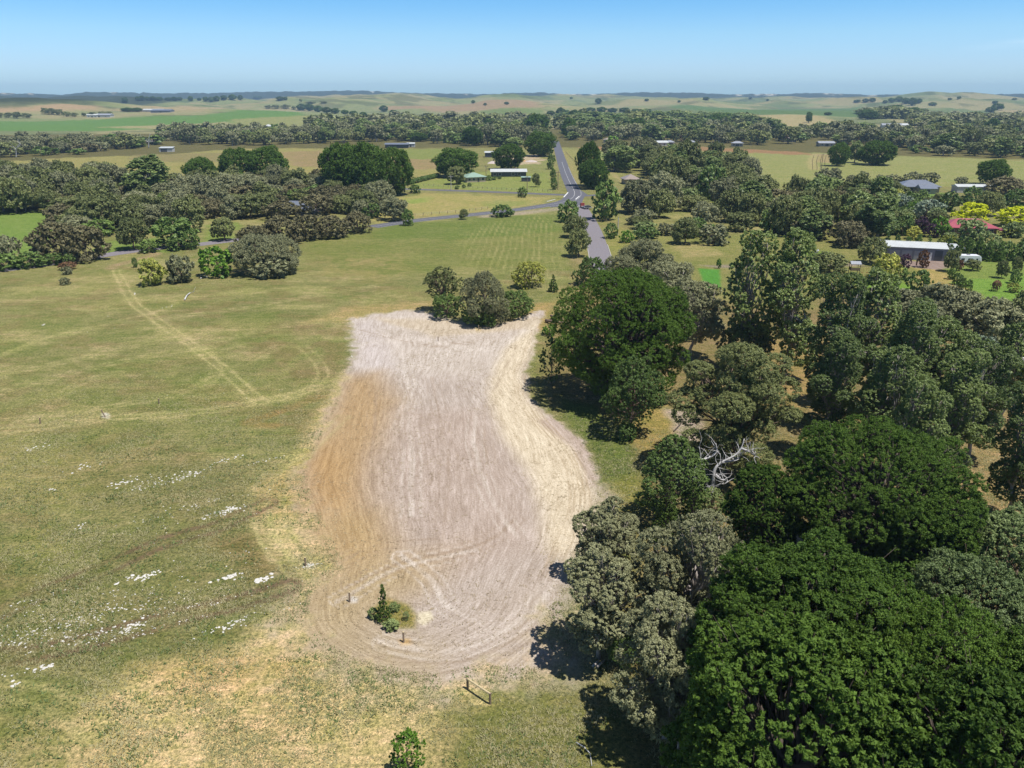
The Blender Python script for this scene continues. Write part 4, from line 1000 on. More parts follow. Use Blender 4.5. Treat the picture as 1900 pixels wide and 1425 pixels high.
# box on a pole
x, y = hit(1513, 480); e_ = empty('nest_box_pole', (x, y, 0)); tag(e_, 'small pale-blue box with a pitched roof on a pole near the play set', 'bird house')
q = MB(); q.tube([(0,0,0),(0,0,1.7)], 0.08); q.build('pole', METAL, e_)
q = MB(); q.box(-0.4,0.4,-0.35,0.35,1.7,2.3); q.build('box', W_WHITE, e_)
roof_mesh(0.8, 0.7, 2.35, 0.35, 'gable', 0.15, 0.04).build('roof', R_LIGHT, e_)
# frame at the right edge
x, y = hit(1892, 694); e_ = empty('clothes_line_frame', (x, y, 0), R(-6)); tag(e_, 'white-topped open frame on the lawn at the right edge', 'frame')
for a in (0.0, 3.4):
    q = MB(); q.tube([(a,0,0),(a,0,2.3)], 0.08); q.build('post', W_DARK, e_)
    q = MB(); q.tube([(a,1.6,0),(a,1.6,2.3)], 0.08); q.build('post', W_DARK, e_)
q = MB(); q.box(-0.15,3.55,-0.15,1.75,2.3,2.42); q.build('top', WHITEP, e_)

# ------------------------------------------------------------------ posts, rail, fences, poles
def rail_barrier():
    a = Vector((*hit(867.8, 1278), 0)); b_ = Vector((*hit(909.5, 1306), 0)); e_ = empty('rail_barrier', a); tag(e_, 'low timber barrier of two posts and one rail on the near grass', 'barrier')
    d = b_-a; h = 1.0
    for p in (Vector((0,0,0)), d):
        q = MB(); q.tube([p+Vector((0,0,-0.2)), p+Vector((0,0,h+0.05))], 0.10, 8); q.build('post', WOOD, e_)
    q = MB(); q.tube([Vector((0,0,h-0.02)), d+Vector((0,0,h-0.02))], 0.085, 8); q.build('rail', WOODP, e_)
rail_barrier()
for px, py, h, ln_, lb in ((649,1117,1.0,0,'short timber post left of the conifer sapling, white sand at its foot'), (749,1192,1.0,0,'short timber post below the sapling island on the bare earth'),
    (567,1050,0.9,0,'short post with white sand at the left edge of the worked ground'), (196,774,1.1,-0.5,'leaning dark post beside a sand heap on the left meadow'),
    (75,786,0.9,0,'short post by the track at the far left of the meadow'), (295,749,0.8,0,'small post on the meadow right of the leaning one'),
    (888,613,1.0,0,'post at the top of the bare earth under the bush island'), (813,633,0.9,0,'thin post in the top part of the bare earth'), (657,1000,0.1,0,'')):
    if not lb: continue
    x, y = hit(px, py); e_ = empty('timber_post', (x, y, 0)); tag(e_, lb, 'post', 'timber posts round the bare earth')
    q = MB(); q.tube([(0,0,-0.1),(ln_,0.1,h)], 0.085, 8); q.build('post_shaft', WOOD, e_)
    q = MB(); q.tube([(ln_,0.1,h),(ln_*1.03,0.103,h*1.03)], [0.085, 0.07], 8); q.build('post_top', WOODP, e_)
def fence(px, step, h, label, wires=3, mat=WOOD):
    w_ = P(*px); e_ = empty('wire_fence', (*w_[0], 0)); tag(e_, label, 'fence'); o0 = Vector((*w_[0], 0))
    q = MB(); q.tube([(0,0,-0.1),(0,0,h)], 0.09, 5); pm = q.mesh('post'); n = 0; ws = MB()
    for i in range(len(w_)-1):
        a = Vector((*w_[i], 0))-o0; b_ = Vector((*w_[i+1], 0))-o0; k = max(1, int((b_-a).length/step))
        for j in range(k+(i == len(w_)-2)):
            o = link('post', pm, mat, e_); o.location = a.lerp(b_, j/k); n += 1
        for u in range(wires): ws.tube([a+Vector((0,0,h*(0.35+0.3*u))), b_+Vector((0,0,h*(0.35+0.3*u)))], 0.012, 3)
    ws.build('wire', METAL, e_)
fence([(786,345),(860,349),(940,353),(1026,356)], 2.6, 1.1, 'post and wire fence between the upper side road and the house lawn')
fence([(700,409),(770,401),(860,394),(905,388)], 3.0, 1.1, 'post and wire fence along the yellow triangle field')
fence([(1050,284),(1066,300),(1082,322),(1100,342)], 6, 1.1, 'post and wire fence right of the long straight road')
for px_, lb in ((1508,'left'),(1516,'second'),(1523,'third'),(1531,'right')):
    fence([(px_,316),(px_-1,300),(px_+2,290)], 9, 1.3, lb+' fence of the four close fences beside the pine on the right field', 2)
def power_pole(px, py, h, label, arm=True, mat=WOOD):
    x, y = hit(px, py); e_ = empty('power_pole', (x, y, 0)); tag(e_, label, 'power pole')
    q = MB(); q.tube([(0,0,-0.2),(0,0,h)], [0.19, 0.13], 8); q.build('pole', mat, e_)
    if arm:
        q = MB(); q.box(-1.2,1.2,-0.06,0.06,h-0.8,h-0.65); q.build('crossarm', mat, e_)
        for a in (-1.1, -0.4, 0.4, 1.1):
            q = MB(); q.tube([(a,0,h-0.65),(a,0,h-0.45)], 0.05, 6); q.build('insulator', WHITEP, e_)
PP = simple('pale_pole', (0.45,0.42,0.38), 0.8, 0.1, 3)
power_pole(1146, 436, 6, 'pale pole right of the lower road among the shrubs', False, PP)
power_pole(978, 360, 8.5, 'thick timber power pole on the verge of the upper side road')
power_pole(837, 352, 7, 'thin power pole in front of the grey round tree', True, PP)
power_pole(902, 332, 7.5, 'timber power pole between the two houses')
power_pole(1035, 352, 9, 'timber power pole by the hedge trees at the junction corner')
power_pole(1086, 333, 8, 'timber power pole right of the road under the dense pine')
power_pole(1524, 312, 9, 'dark pole standing at the fence lines on the right field')

# ------------------------------------------------------------------ dead wood
def at(px, py, y):                 # the point at forward distance y seen at px, py
    d = ray(px, py); t = y/d[1]; return Vector((d[0]*t, y, CH+d[2]*t))
def twigs(mb, path, r0, rnd, n, ln_):
    for i in range(n):
        k = rnd.randrange(1, len(path)); p = Vector(path[k]); q = p; pts = [p]; d = Vector((rnd.uniform(-1,1), rnd.uniform(-.5,.5), rnd.uniform(-.1,1))).normalized()
        for j in range(4):
            d = (d+Vector((rnd.uniform(-.6,.6), rnd.uniform(-.4,.4), rnd.uniform(-.5,.5)))).normalized(); q = q+d*ln_/4; pts.append(q)
        mb.tube(pts, [r0, r0*.7, r0*.5, r0*.3, r0*.12], 4)
def dead(name, label, base, y0, paths, mat, rad, seed, ntw=6, tl=1.6, cat='dead tree'):
    rnd = random.Random(seed); bx, by = hit(*base); e_ = empty(name, (bx, by, 0)); tag(e_, label, cat); o0 = Vector((bx, by, 0))
    for i, ps in enumerate(paths):
        pts = [at(px, py, by+y0+dy)-o0 for px, py, dy in ps]
        if i == 0: pts = [Vector((0, 0, -0.1))]+pts
        sp_ = smooth_line([tuple(p) for p in pts], 3); n = len(sp_); mb = MB()
        mb.tube([Vector(p) for p in sp_], [rad*(1-0.8*k/(n-1))*(1 if i == 0 else 0.7) for k in range(n)], 7)
        twigs(mb, sp_, rad*0.22, rnd, ntw, tl)
        mb.build('limb', mat, e_, True)
dead('dead_tree', 'bleached white dead tree with curling limbs under the broad olive gum', (1322,945), 0,
  [[(1324,895,0),(1326,872,.2),(1338,858,.4),(1362,846,.6),(1375,832,.8),(1381,814,1)], [(1340,858,.4),(1354,856,.8),(1370,852,1),(1374,840,1.2)],
   [(1325,905,0),(1306,910,-.3),(1293,892,-.3),(1288,873,-.2),(1300,854,0),(1297,828,.2)], [(1328,880,0),(1338,890,-.4),(1350,892,-.8),(1342,900,-1)], [(1300,854,0),(1318,848,.4),(1330,838,.6),(1328,822,.8)],
   [(1306,910,-.3),(1315,918,-.6),(1317,932,-.9)], [(1375,832,.8),(1390,838,1),(1402,846,1.2)]], BARK_S, 0.22, 3, 13, 1.9)
dead('dead_tree', 'thin pale dead stem arching down left of the foreground pines', (1250,1345), 0,
  [[(1252,1290,0),(1240,1240,.3),(1248,1208,.5),(1262,1196,.6)], [(1236,1250,.3),(1219,1272,0),(1207,1300,-.4),(1190,1318,-.7),(1176,1331,-.9)]], BARK_P, 0.16, 5, 6, 1.5)
dead('dead_tree', 'white forked bare branches in the top of the large grey gum', (1290,1225), 0,
  [[(1288,1170,0),(1282,1130,.2),(1280,1108,.3),(1284,1090,.4)], [(1282,1112,.3),(1268,1118,.3),(1254,1132,.3)], [(1282,1110,.3),(1296,1112,.3),(1308,1126,.3)], [(1284,1120,.2),(1330,1100,.2),(1360,1100,.3),(1392,1112,.4)], [(1345,1098,.2),(1340,1080,.2),(1362,1068,.2)]], BARK_S, 0.13, 6, 5, 1.4)
dead('dead_tree', 'dark bare hooked branch against the cream wheel track', (1118,1080), 0,
  [[(1106,1037,0),(1124,1020,.1),(1130,1000,.2),(1144,993,.2)], [(1108,1037,0),(1096,1030,0),(1088,1018,0),(1076,1010,0)], [(1100,1034,0),(1108,1018,0),(1112,1008,0)], [(1104,1037,0),(1086,1034,0),(1068,1042,0)]], BARK_D, 0.12, 7, 4, 1.0)
dead('dead_tree', 'bleached dead tree at the left edge of the long left belt', (30,292), 0, [[(30,285,0),(30,276,0),(34,268,0)], [(30,278,0),(26,272,0)], [(31,274,0),(38,268,0),(32,262,0)]], BARK_S, 0.4, 8, 4, 4)
dead('dead_tree', 'white dead tree sticking out of the belt left of the field shed', (276,275), 0, [[(276,264,0),(277,254,0),(279,248,0)], [(276,264,0),(270,260,0)], [(277,262,0),(285,263,0)]], BARK_S, 0.45, 9, 4, 4)
def lying(name, label, pts_px, rad, mat, seed, z=0.2, ntw=2, tl=0.8, cat='log'):
    rnd = random.Random(seed); w_ = P(*pts_px); e_ = empty(name, (*w_[0], 0)); tag(e_, label, cat); o0 = Vector((*w_[0], 0))
    pts = [Vector((a, b_, z+rnd.uniform(0, rad)))-o0 for a, b_ in w_]; mb = MB(); n = len(pts)
    mb.tube(pts, [rad*(1-0.55*k/(n-1)) for k in range(n)], 8); mb.build('log_body', mat, e_, True)
    if ntw: 
        q = MB(); twigs(q, [tuple(p) for p in pts], rad*0.4, rnd, ntw, tl); q.build('broken_branch', mat, e_, True)
lying('fallen_log', 'thick brown fallen log at the left skirt of the huge domed pine', [(1013,598),(1022,601),(1034,603),(1046,601)], 0.36, BARK_B, 1, 0.3)
lying('fallen_log', 'reddish broken log lying above the thick brown fallen log', [(1022,592),(1030,595),(1042,597)], 0.25, BARK_B, 2, 0.5, 3)
lying('fallen_branch', 'bleached forked branch lying on the upper left meadow', [(343,558),(347,551),(352,546),(360,544)], 0.16, BARK_S, 3, 0.25, 2, 1.5, 'branch')
lying('fallen_branch', 'pale rotting branch on the meadow below the bushes', [(372,518),(378,514),(386,516)], 0.14, BARK_S, 4, 0.2, 3, 1.0, 'branch')
lying('fallen_branch', 'long pale bent branch lying at the bottom edge of the grass', [(1069,1381),(1084,1390),(1095,1402),(1098,1425)], 0.045, BARK_S, 5, 0.15, 2, 0.8, 'branch')
lying('cut_log', 'pale cut log, left of two by the tree shade', [(1100,1242),(1112,1230)], 0.13, BARK_P, 6, 0.2, 0)
lying('cut_log', 'pale cut log, right of two by the tree shade', [(1108,1242),(1121,1229)], 0.13, BARK_P, 7, 0.2, 0)
lying('fallen_branch', 'thin dark branch lying on the white sand by the olive gum', [(1250,802),(1262,790),(1270,778),(1271,764)], 0.09, BARK_D, 8, 0.15, 3, 1.0, 'branch')
def heap(px, py, r_, h_, mat, label, seed):
    x, y = hit(px, py); rs = np.random.RandomState(seed); V = [(0, 0, h_)]; F = []; n = 16
    for k, q in enumerate((0.3, 0.6, 1.0)):
        for i in range(n):
            a = 6.283*i/n; rr_ = r_*q*rs.uniform(.85, 1.12); V.append((math.cos(a)*rr_, math.sin(a)*rr_*0.8, max(-0.1, h_*(1-q**1.2)*rs.uniform(.8, 1.15)-(0.1 if k == 2 else 0))))
    for i in range(n): F.append((0, 1+i, 1+(i+1) % n))
    for k in range(2):
        for i in range(n): a = 1+k*n+i; b_ = 1+k*n+(i+1) % n; F.append((a, a+n, b_+n, b_))
    me = bpy.data.meshes.new('heap'); me.from_pydata(V, [], F); me.update(); o = link('soil_heap', me, mat); o.location = (x, y, 0); tag(o, label, 'heap')
ORANGE = simple('orange_soil', alb(215,170,105), 0.95, 0.15, 1); PALES = simple('pale_rubble', alb(225,210,200), 0.95, 0.2, 2)
heap(962, 299, 6, 1.6, ORANGE, 'long orange soil heap in the yard by the long straight road', 1)
heap(986, 300, 5, 1.2, PALES, 'pale rubble heap in the yard, right of the orange one', 2)
heap(914, 303, 4.5, 1.6, PALES, 'pale heap of rubble in front of the dark yard shed', 3)
heap(932, 303, 3.5, 1.0, PALES, 'smaller pale heap between the yard shed and the dark pine', 4)
# clipped hedge
x0_, y0_ = hit(757, 343); x1_, y1_ = hit(812, 329)
mb = MB(); rnd = random.Random(3); n = 26; L_ = math.hypot(x1_-x0_, y1_-y0_)
hed = empty('clipped_hedge', (x0_, y0_, 0), math.atan2(y1_-y0_, x1_-x0_)); tag(hed, 'long clipped green hedge beside the pine grove', 'hedge')
lob = [((i+.5)/n*L_, rnd.uniform(-.2, .2), 1.0, L_/n, 1.3, 1.2) for i in range(n)]
link('foliage', kits(lob, 5, 900, 0.4, 12, 0.35, 0.2, 'leaf', 0.4, FM['bush']), None, hed)
link('stems', limbs([l for l in lob[::4]], 4, 2, 0.12, BARK_B), None, hed)

# ------------------------------------------------------------------ ground stuff: limestone, clods, grass tufts
def rubble():
    rs = np.random.RandomState(12); pts = []
    def cl(px, py, sx, sy, n, s0, s1):
        for _ in range(n):
            a, b_ = rs.normal(0, 1, 2); q = 1+0.9*rs.rand(); x, y = hit(px+a*sx*q, py+b_*sy*0.8-a*sx*q*0.22); pts.append((x, y, s0+(s1-s0)*0.75*rs.rand()**2))
    for c_ in ((266,1070,13,4,42,.10,.26),(430,1070,7,3,34,.12,.28),(484,1075,8,3,36,.12,.28),(575,1049,7,2,22,.08,.2),(412,952,12,4,40,.1,.24),(426,944,7,2.5,20,.1,.22),
               (242,1163,7,5,26,.1,.25),(82,1237,6,2,12,.12,.3),(345,882,14,5,30,.1,.24),(300,895,22,5,50,.08,.2),(235,895,14,6,30,.1,.22),(415,855,8,2.5,16,.1,.2),(497,853,10,2,14,.1,.2),
               (440,848,6,2,8,.1,.2),(62,832,10,3,14,.1,.2),(155,866,10,4,14,.1,.2),(95,908,4,2,6,.1,.2),(150,975,6,3,9,.1,.2),(390,930,30,5,26,.06,.15),(330,950,40,8,30,.05,.14),
               (210,1130,50,16,90,.05,.15),(120,1160,50,14,100,.05,.16),(170,1180,40,10,80,.06,.18),(60,1130,50,20,60,.05,.14),(30,1190,30,10,40,.05,.15),(330,1130,50,10,50,.05,.13),(415,1164,20,4,26,.08,.2),
               (440,1152,8,2,12,.08,.2),(270,1170,40,6,30,.05,.14),(40,1250,20,6,14,.06,.2),(25,1272,5,2,5,.1,.25),(500,1130,30,10,20,.04,.12),(390,1040,40,14,22,.04,.12),(250,1110,70,20,60,.04,.12),(380,738,60,20,8,.06,.14),
               (652,662,2,2,6,.1,.25),(250,546,2,1,3,.2,.3),(310,570,3,1,4,.15,.3),(77,604,3,1,3,.1,.3),(120,640,60,30,10,.06,.16),(230,1010,80,20,24,.04,.12)): cl(*c_)
    P_ = np.array(pts); n = len(P_)
    base = np.array([(1,0,0),(.5,.87,0),(-.5,.87,0),(-1,0,0),(-.5,-.87,0),(.5,-.87,0),(.35,.1,.55),(-.3,.2,.5),(-.05,-.35,.6)])
    fc = np.array([(0,1,6),(1,2,7),(1,7,6),(2,3,7),(3,4,8),(3,8,7),(4,5,8),(5,0,6),(5,6,8),(6,7,8)])
    a = rs.rand(n)*6.28; V = base[None]*(P_[:, 2])[:, None, None]*(0.75+0.5*rs.rand(n, 9, 1))*np.array([1, .8, .6])
    X = V[:, :, 0]*np.cos(a)[:, None]-V[:, :, 1]*np.sin(a)[:, None]+P_[:, 0:1]; Y = V[:, :, 0]*np.sin(a)[:, None]+V[:, :, 1]*np.cos(a)[:, None]+P_[:, 1:2]
    me = np_mesh('limestone_rubble', np.stack([X, Y, V[:, :, 2]], -1).reshape(-1, 3), (fc[None]+np.arange(n)[:, None, None]*9).reshape(-1, 3))
    tag(link('limestone_rubble', me, simple('chalky_stone', (0.54,0.52,0.48), 0.9, 0.15, 5)), 'white broken limestone scattered over the left meadow', 'rubble', kind='stuff')
rubble()
def tufts(name, label, n, xr, yr, hh, cols, seed, keep, cat, spread=0.14, wv=0.05):
    rs = np.random.RandomState(seed); x = rs.uniform(*xr, n*3); 
    y = yr[0]+(yr[1]-yr[0])*rs.rand(n*3)**1.3
    k = keep(x, y, rs) & (np.abs(x) < y*0.8+4); x = x[k][:n]; y = y[k][:n]; m = len(x); B = 5
    xi = np.repeat(x, B)+rs.normal(0, spread, m*B); yi = np.repeat(y, B)+rs.normal(0, spread, m*B); h = np.repeat(rs.uniform(*hh, m), B)*rs.uniform(.6, 1.2, m*B)
    a = rs.rand(m*B)*6.28; q_ = rs.uniform(.6, 1.7, m*B); lx = np.cos(a)*h*q_; ly = np.sin(a)*h*q_; wx = -np.sin(a)*wv*h/0.2; wy = np.cos(a)*wv*h/0.2
    V = np.stack([np.stack([xi-wx, yi-wy, 0*xi-0.02], 1), np.stack([xi+wx, yi+wy, 0*xi-0.02], 1), np.stack([xi+lx+wx*.6, yi+ly+wy*.6, h], 1), np.stack([xi+lx-wx*.6, yi+ly-wy*.6, h*0.96], 1)], 1).reshape(-1, 3)
    me = np_mesh(name, V, np.arange(len(V)).reshape(-1, 4)); tv = np.clip(np.repeat(fbm(x/5, y/5, seed, 4)*1.6-0.3+rs.normal(0, .25, m), B*4), 0, 1)
    at_ = me.attributes.new('tint', 'FLOAT', 'POINT'); at_.data.foreach_set('value', tv.astype(np.float32))
    tag(link(name, me, foliage(name+'_blades', *cols, 0.2, 0.8, 0.1)), label, cat, kind='stuff')
bare_l = [tuple(p) for p in smooth_line([np.array(p) for p in BARE]+[np.array(BARE[0])], 2)]
def off_bare(x, y, rs): return (sdist(bare_l, x, y) < 0.3) & (fbm(x/4, y/4, 21, 4) > rs.uniform(.36, .6, len(x))) & (rs.rand(len(x)) > sm(70, 135, y))
tufts('meadow_grass', 'rough dry meadow grass in tufts around the bare earth', 120000, (-75, 75), (38, 135), (.05, .13), ((0.20,0.215,0.09),(0.50,0.44,0.25)), 3, off_bare, 'grass')
def weedy(x, y, rs): return (sdist(bare_l, x, y) < 0.1) & (fbm(x/3, y/3, 23, 4) > rs.uniform(.45, .62, len(x)))
tufts('green_weeds', 'small dark green weeds dotted through the dry grass', 9000, (-60, 60), (38, 100), (.08, .18), ((0.08,0.12,0.04),(0.17,0.22,0.08)), 9, weedy, 'weeds')
def on_bare(x, y, rs): return (sdist(bare_l, x, y) > 0.0) & (fbm(x/6, y/10, 25, 3) > rs.uniform(.3, .6, len(x)))
tufts('straw_litter', 'bits of straw and root litter on the bare earth', 9000, (-30, 30), (48, 150), (.04, .10), ((0.20,0.15,0.09),(0.46,0.38,0.24)), 11, on_bare, 'litter', 0.10, 0.06)

# ------------------------------------------------------------------ the trees one can tell apart
T = treepx
G_P = 'big pines on the right'
T('pine', 1022, 504, 1276, 736, 'huge dark domed pine beside the top right corner of the bare earth', lev=0)
T('bush', 1112, 664, 1226, 806, 'round bright-edged green tree at the foot of the huge domed pine', lev=0)
T('pine', 1425, 802, 1785, 1080, 'wide dark green pine with a thick black trunk, below the tall gum stand', lev=0)
T('pine', 1330, 872, 1470, 1075, 'narrower dark pine joined to the left side of the wide thick-trunked pine', lev=0)
T('pine', 1590, 945, 1780, 1150, 'low dark pine filling the gap under the right side of the wide pine', lev=0)
T('pine', 1262, 1040, 1680, 1440, 'tallest-topped pine of the big foreground pines, at their upper left', lev=0, var=1)
T('pine', 1430, 1180, 1940, 1600, 'dark pine in the middle of the big foreground pines', lev=0)
T('pine', 1200, 1190, 1660, 1640, 'foreground pine whose ragged left edge overhangs black shade by the grass', lev=0)
T('pine', 1710, 1235, 2180, 1680, 'foreground pine cut by the right edge of the picture', lev=0, var=1)
T('pine', 1500, 1300, 2000, 1800, 'nearest foreground pine, cut by the bottom right of the picture', lev=0)
T('sage', 1630, 1048, 1880, 1270, 'pale sage-green tree rising between the foreground pines', lev=0, var=1)
T('sage', 1770, 968, 2000, 1200, 'light green rounded tree at the right edge above the foreground pines', lev=0)
# grey gums at the edge of the bare earth
T('grey', 1062, 935, 1185, 1075, 'small brownish gum leaning over the cream wheel track with bare limbs below', lev=0)
T('grey', 1038, 1020, 1185, 1220, 'low dark-shaded gum throwing its shadow on the lower right of the bare earth', lev=0, var=1)
T('grey', 1165, 955, 1372, 1215, 'large grey-leaved gum between the bare earth and the dark pines', lev=0)
T('grey', 1130, 1120, 1335, 1370, 'thin-crowned grey gum with white twisting limbs above the bottom shade', lev=0, var=1)
T('grey', 1205, 1262, 1300, 1420, 'small sparse grey gum in the deep shade at the bottom', lev=0)
T('olive', 1238, 636, 1460, 880, 'broad olive and brown gum with bare white limbs at its foot', lev=0)
T('bush', 1175, 810, 1310, 965, 'rough mixed shrub with yellow-green and reddish leaves right of the green grass strip', lev=0)
T('cypress', 1205, 888, 1262, 1000, 'dark spiky conifer shrub above the brownish leaning gum', lev=0)
T('cypress', 1252, 905, 1308, 1000, 'second dark conifer shrub, right of the spiky one', lev=0, var=1)
T('light', 1290, 905, 1345, 960, 'small yellow-green shrub under the white dead limbs', lev=0)
T('vivid', 1158, 786, 1180, 815, 'small fresh green shrub beside the shade of the round tree')
T('bush', 1126, 1172, 1190, 1240, 'low green shrub among cut logs at the lower right corner of the bare earth', lev=0)
T('light', 1155, 1130, 1215, 1200, 'yellow-green shrub seen under the thin-crowned grey gum', lev=0)
# grey gums behind the huge pine
T('grey', 1120, 446, 1262, 585, 'flat-topped grey gum at the near end of the lower road', lev=1)
T('grey', 1170, 488, 1310, 620, 'grey gum behind the top of the huge domed pine', lev=1, var=1)
T('grey', 1226, 520, 1338, 668, 'grey gum with pale limbs directly right of the huge domed pine', lev=1)
T('olive', 1330, 600, 1425, 690, 'low spreading dark green tree between the grey gum and the tall gums', lev=1)
T('bush', 1066, 478, 1130, 528, 'green bushy tree between the lower road end and the huge pine', lev=1)
# tall gums
for a in (((1335,430,1420,690), 'tall gum with a leaning pale stem, leftmost of the tall stand'),
          ((1400,428,1512,705), 'tallest gum of the stand, its top above the lawn behind'),
          ((1470,508,1590,790), 'tall gum second row, with a gap of dry ground at its left foot'),
          ((1545,505,1660,760), 'tall gum with yellowish top just right of the play lawn'),
          ((1600,560,1715,830), 'tall gum in the thick of the right hand stand'),
          ((1560,640,1680,880), 'shorter front gum standing over the wide dark pine'),
          ((1660,590,1790,810), 'gum with a golden-brown top in the right hand stand'),
          ((1690,650,1800,900), 'gum with a long leaning bare trunk over dry ground'),
          ((1745,640,1850,850), 'olive gum behind the leaning trunk'),
          ((1810,710,1915,965), 'gum with twin dark trunks at the right edge over dry ground'),
          ((1480,620,1580,850), 'narrow gum standing in striped shade left of the stand'),
          ((1800,600,1900,780), 'loose gum at the right edge beside the reddish shrubs'),
          ((1870,760,1960,980), 'gum cut by the right edge, behind the twin-trunked one'),
          ((1620,700,1740,930), 'low gum in front, between the wide pine and the leaning trunk')):
    T('gum', *a[0], a[1], group='tall gums on the right', lev=0 if a[0][3] > 780 else 1, nvar=3)
T('silver', 1660, 560, 1720, 660, 'silvery-blue leaved tree poking out behind the tall gums', lev=1)
T('silver', 1790, 625, 1850, 680, 'pale silver shrub beside the right hand lawn')
T('rust', 1820, 660, 1905, 730, 'reddish-brown shrub below the right hand lawn')
# scrubby gums behind the tall stand
for a in ((1640,540,1740,590), (1700,530,1800,610), (1740,545,1830,620), (1790,560,1900,640), (1850,545,1960,640), (1660,560,1750,640)):
    T('grey' if a[0] != 1850 else 'olive', *a, 'low spreading grey-green gum in the dark row behind the tall stand', group='spreading gums behind the tall stand', lev=2)
# island of bushes at the top of the bare earth
T('olive', 790, 496, 858, 578, 'thin open tree with pale limbs, left one of the bush island above the bare earth', lev=1)
T('scrub', 856, 505, 946, 600, 'rounded grey-brown tree in the middle of the bush island above the bare earth', lev=0)
T('bush', 800, 545, 860, 590, 'low dark bush under the thin open tree of the bush island', lev=1)
T('bush', 858, 566, 925, 602, 'low bright-edged bush on the front edge of the bush island', lev=1)
T('bush', 922, 541, 992, 588, 'spreading green bush, right end of the bush island', lev=1)
T('vivid', 880, 580, 915, 602, 'small leafy bush against the bare earth below the grey-brown tree')
T('bloom', 952, 486, 1014, 532, 'yellow-tipped bush standing alone on the striped grass', lev=1)
T('cypress', 1017, 510, 1036, 541, 'tiny conifer on the grass right of the yellow-tipped bush')
T('vivid', 1006, 603, 1034, 622, 'small weed bush beside the fallen log')
T('bush', 1000, 626, 1045, 712, 'thin green shrub at the left skirt of the huge domed pine')
# foreground
T('cypress', 700, 1086, 726, 1152, 'small dark conifer sapling on the grassy island in the bare earth', lev=0)
T('vivid', 724, 1360, 790, 1440, 'bright green bush cut by the bottom edge of the picture', lev=0)
for i, b in enumerate(((683,1128,703,1146), (722,1120,742,1134), (712,1150,742,1166), (746,1140,760,1150))):
    T('light', *b, ['small weedy clump left of the conifer sapling','small weedy clump right of the conifer sapling','small weedy clump in front of the conifer sapling','smallest weedy clump right of the conifer sapling'][i], lev=0, name='weed_clump', cat='weed')
# left field bushes
T('bloom', 257, 480, 309, 528, 'yellow-green bush with a trimmed round shape on the left meadow')
T('scrub', 313, 474, 368, 522, 'round grey bush right of the yellow-green bush on the left meadow')
T('vivid', 368, 459, 438, 512, 'upright leafy green bush between two grey bushes on the meadow')
T('scrub', 436, 436, 552, 506, 'largest grey bush of the meadow clump, at its right end', lev=1)
T('scrub', 460, 474, 540, 512, 'low grey-green bush in front of the largest grey bush')
T('bush', 246, 478, 257, 496, 'tiny green bush left above the yellow-green bush')
T('rust', 112, 486, 141, 500, 'brownish dry bush on the left meadow')
T('scrub', 114, 495, 134, 509, 'small dark bush just below the brownish dry bush')
T('scrub', 110, 515, 130, 528, 'small low dark bush alone on the left meadow')
# trees along the left lower road
T('brown', 62, 414, 150, 480, 'olive-brown spreading tree, left of a pair by the left pasture')
T('brown', 120, 420, 200, 484, 'olive-brown spreading tree, right of a pair by the left pasture')
T('scrub', 0, 438, 48, 484, 'grey round bush at the left edge by the green pasture')
T('olive', 222, 404, 278, 462, 'open branched tree on the green lawn by the left road')
for i, b in enumerate(((-30,472,40,500), (30,468,84,496), (78,470,124,490), (120,470,140,492))):
    T('bush', *b, ['low green bush at the very left of the hedge row','dark bush in the hedge row under the grey bush','dark bush in the hedge row left of the brown tree','small bush between the trunks of the olive-brown pair'][i], group='hedge row along the left road')
T('bush', 280, 402, 372, 456, 'dense dark green tree by the left road')
T('bush', 312, 440, 350, 464, 'round clipped bush below the dense green tree')
T('bush', 340, 428, 372, 462, 'green bush right of the clipped one by the left road')
T('bush', 258, 446, 296, 468, 'low hedge-like bush left of the clipped one by the left road')
T('olive', 395, 404, 440, 446, 'small open gum by the green clearing in the left wood')
# brown tea tree hedge
for i, b in enumerate(((488,402,560,452), (535,400,602,444), (580,402,650,440), (640,392,690,432), (440,420,505,462))):
    T('brown', *b, ['second', 'third', 'fourth', 'fifth and darkest', 'first'][i]+' brown-green tree from the left in the hedge bordering the meadow', group='tea tree hedge along the meadow')
T('bush', 745, 388, 771, 418, 'oval dark green bush by the roadside on the meadow edge')
T('bush', 912, 380, 951, 402, 'low wide dark bush at the meadow edge by the road')
T('bush', 944, 390, 956, 398, 'tiny bush right of the low wide bush')
T('olive', 852, 388, 870, 407, 'thin little tree by the lower road')
T('bush', 960, 347, 980, 366, 'small round tree beside the upper road before the junction')
T('olive', 986, 322, 1003, 347, 'small dark tree on the house lawn')
T('bush', 758, 342, 782, 358, 'round bush at the end of the upper road by the pine grove')
# road side, right
T('bush', 1034, 372, 1076, 412, 'dark roadside tree nearest the junction')
T('olive', 1045, 400, 1090, 440, 'roadside tree second from the junction, left of the lower road')
T('olive', 1050, 425, 1096, 476, 'grey-green roadside tree third from the junction, left of the lower road')
T('pine', 1068, 264, 1112, 345, 'tiered dark pine standing right of the long straight road')
T('pine', 1074, 296, 1128, 350, 'dense pine below the tiered pine by the junction')
T('bush', 1094, 336, 1152, 408, 'large glossy green tree right of the junction, shading the road')
T('bush', 1121, 414, 1147, 442, 'small round bush right of the lower road')
T('vivid', 1149, 428, 1176, 450, 'bright lime bush right of the lower road')
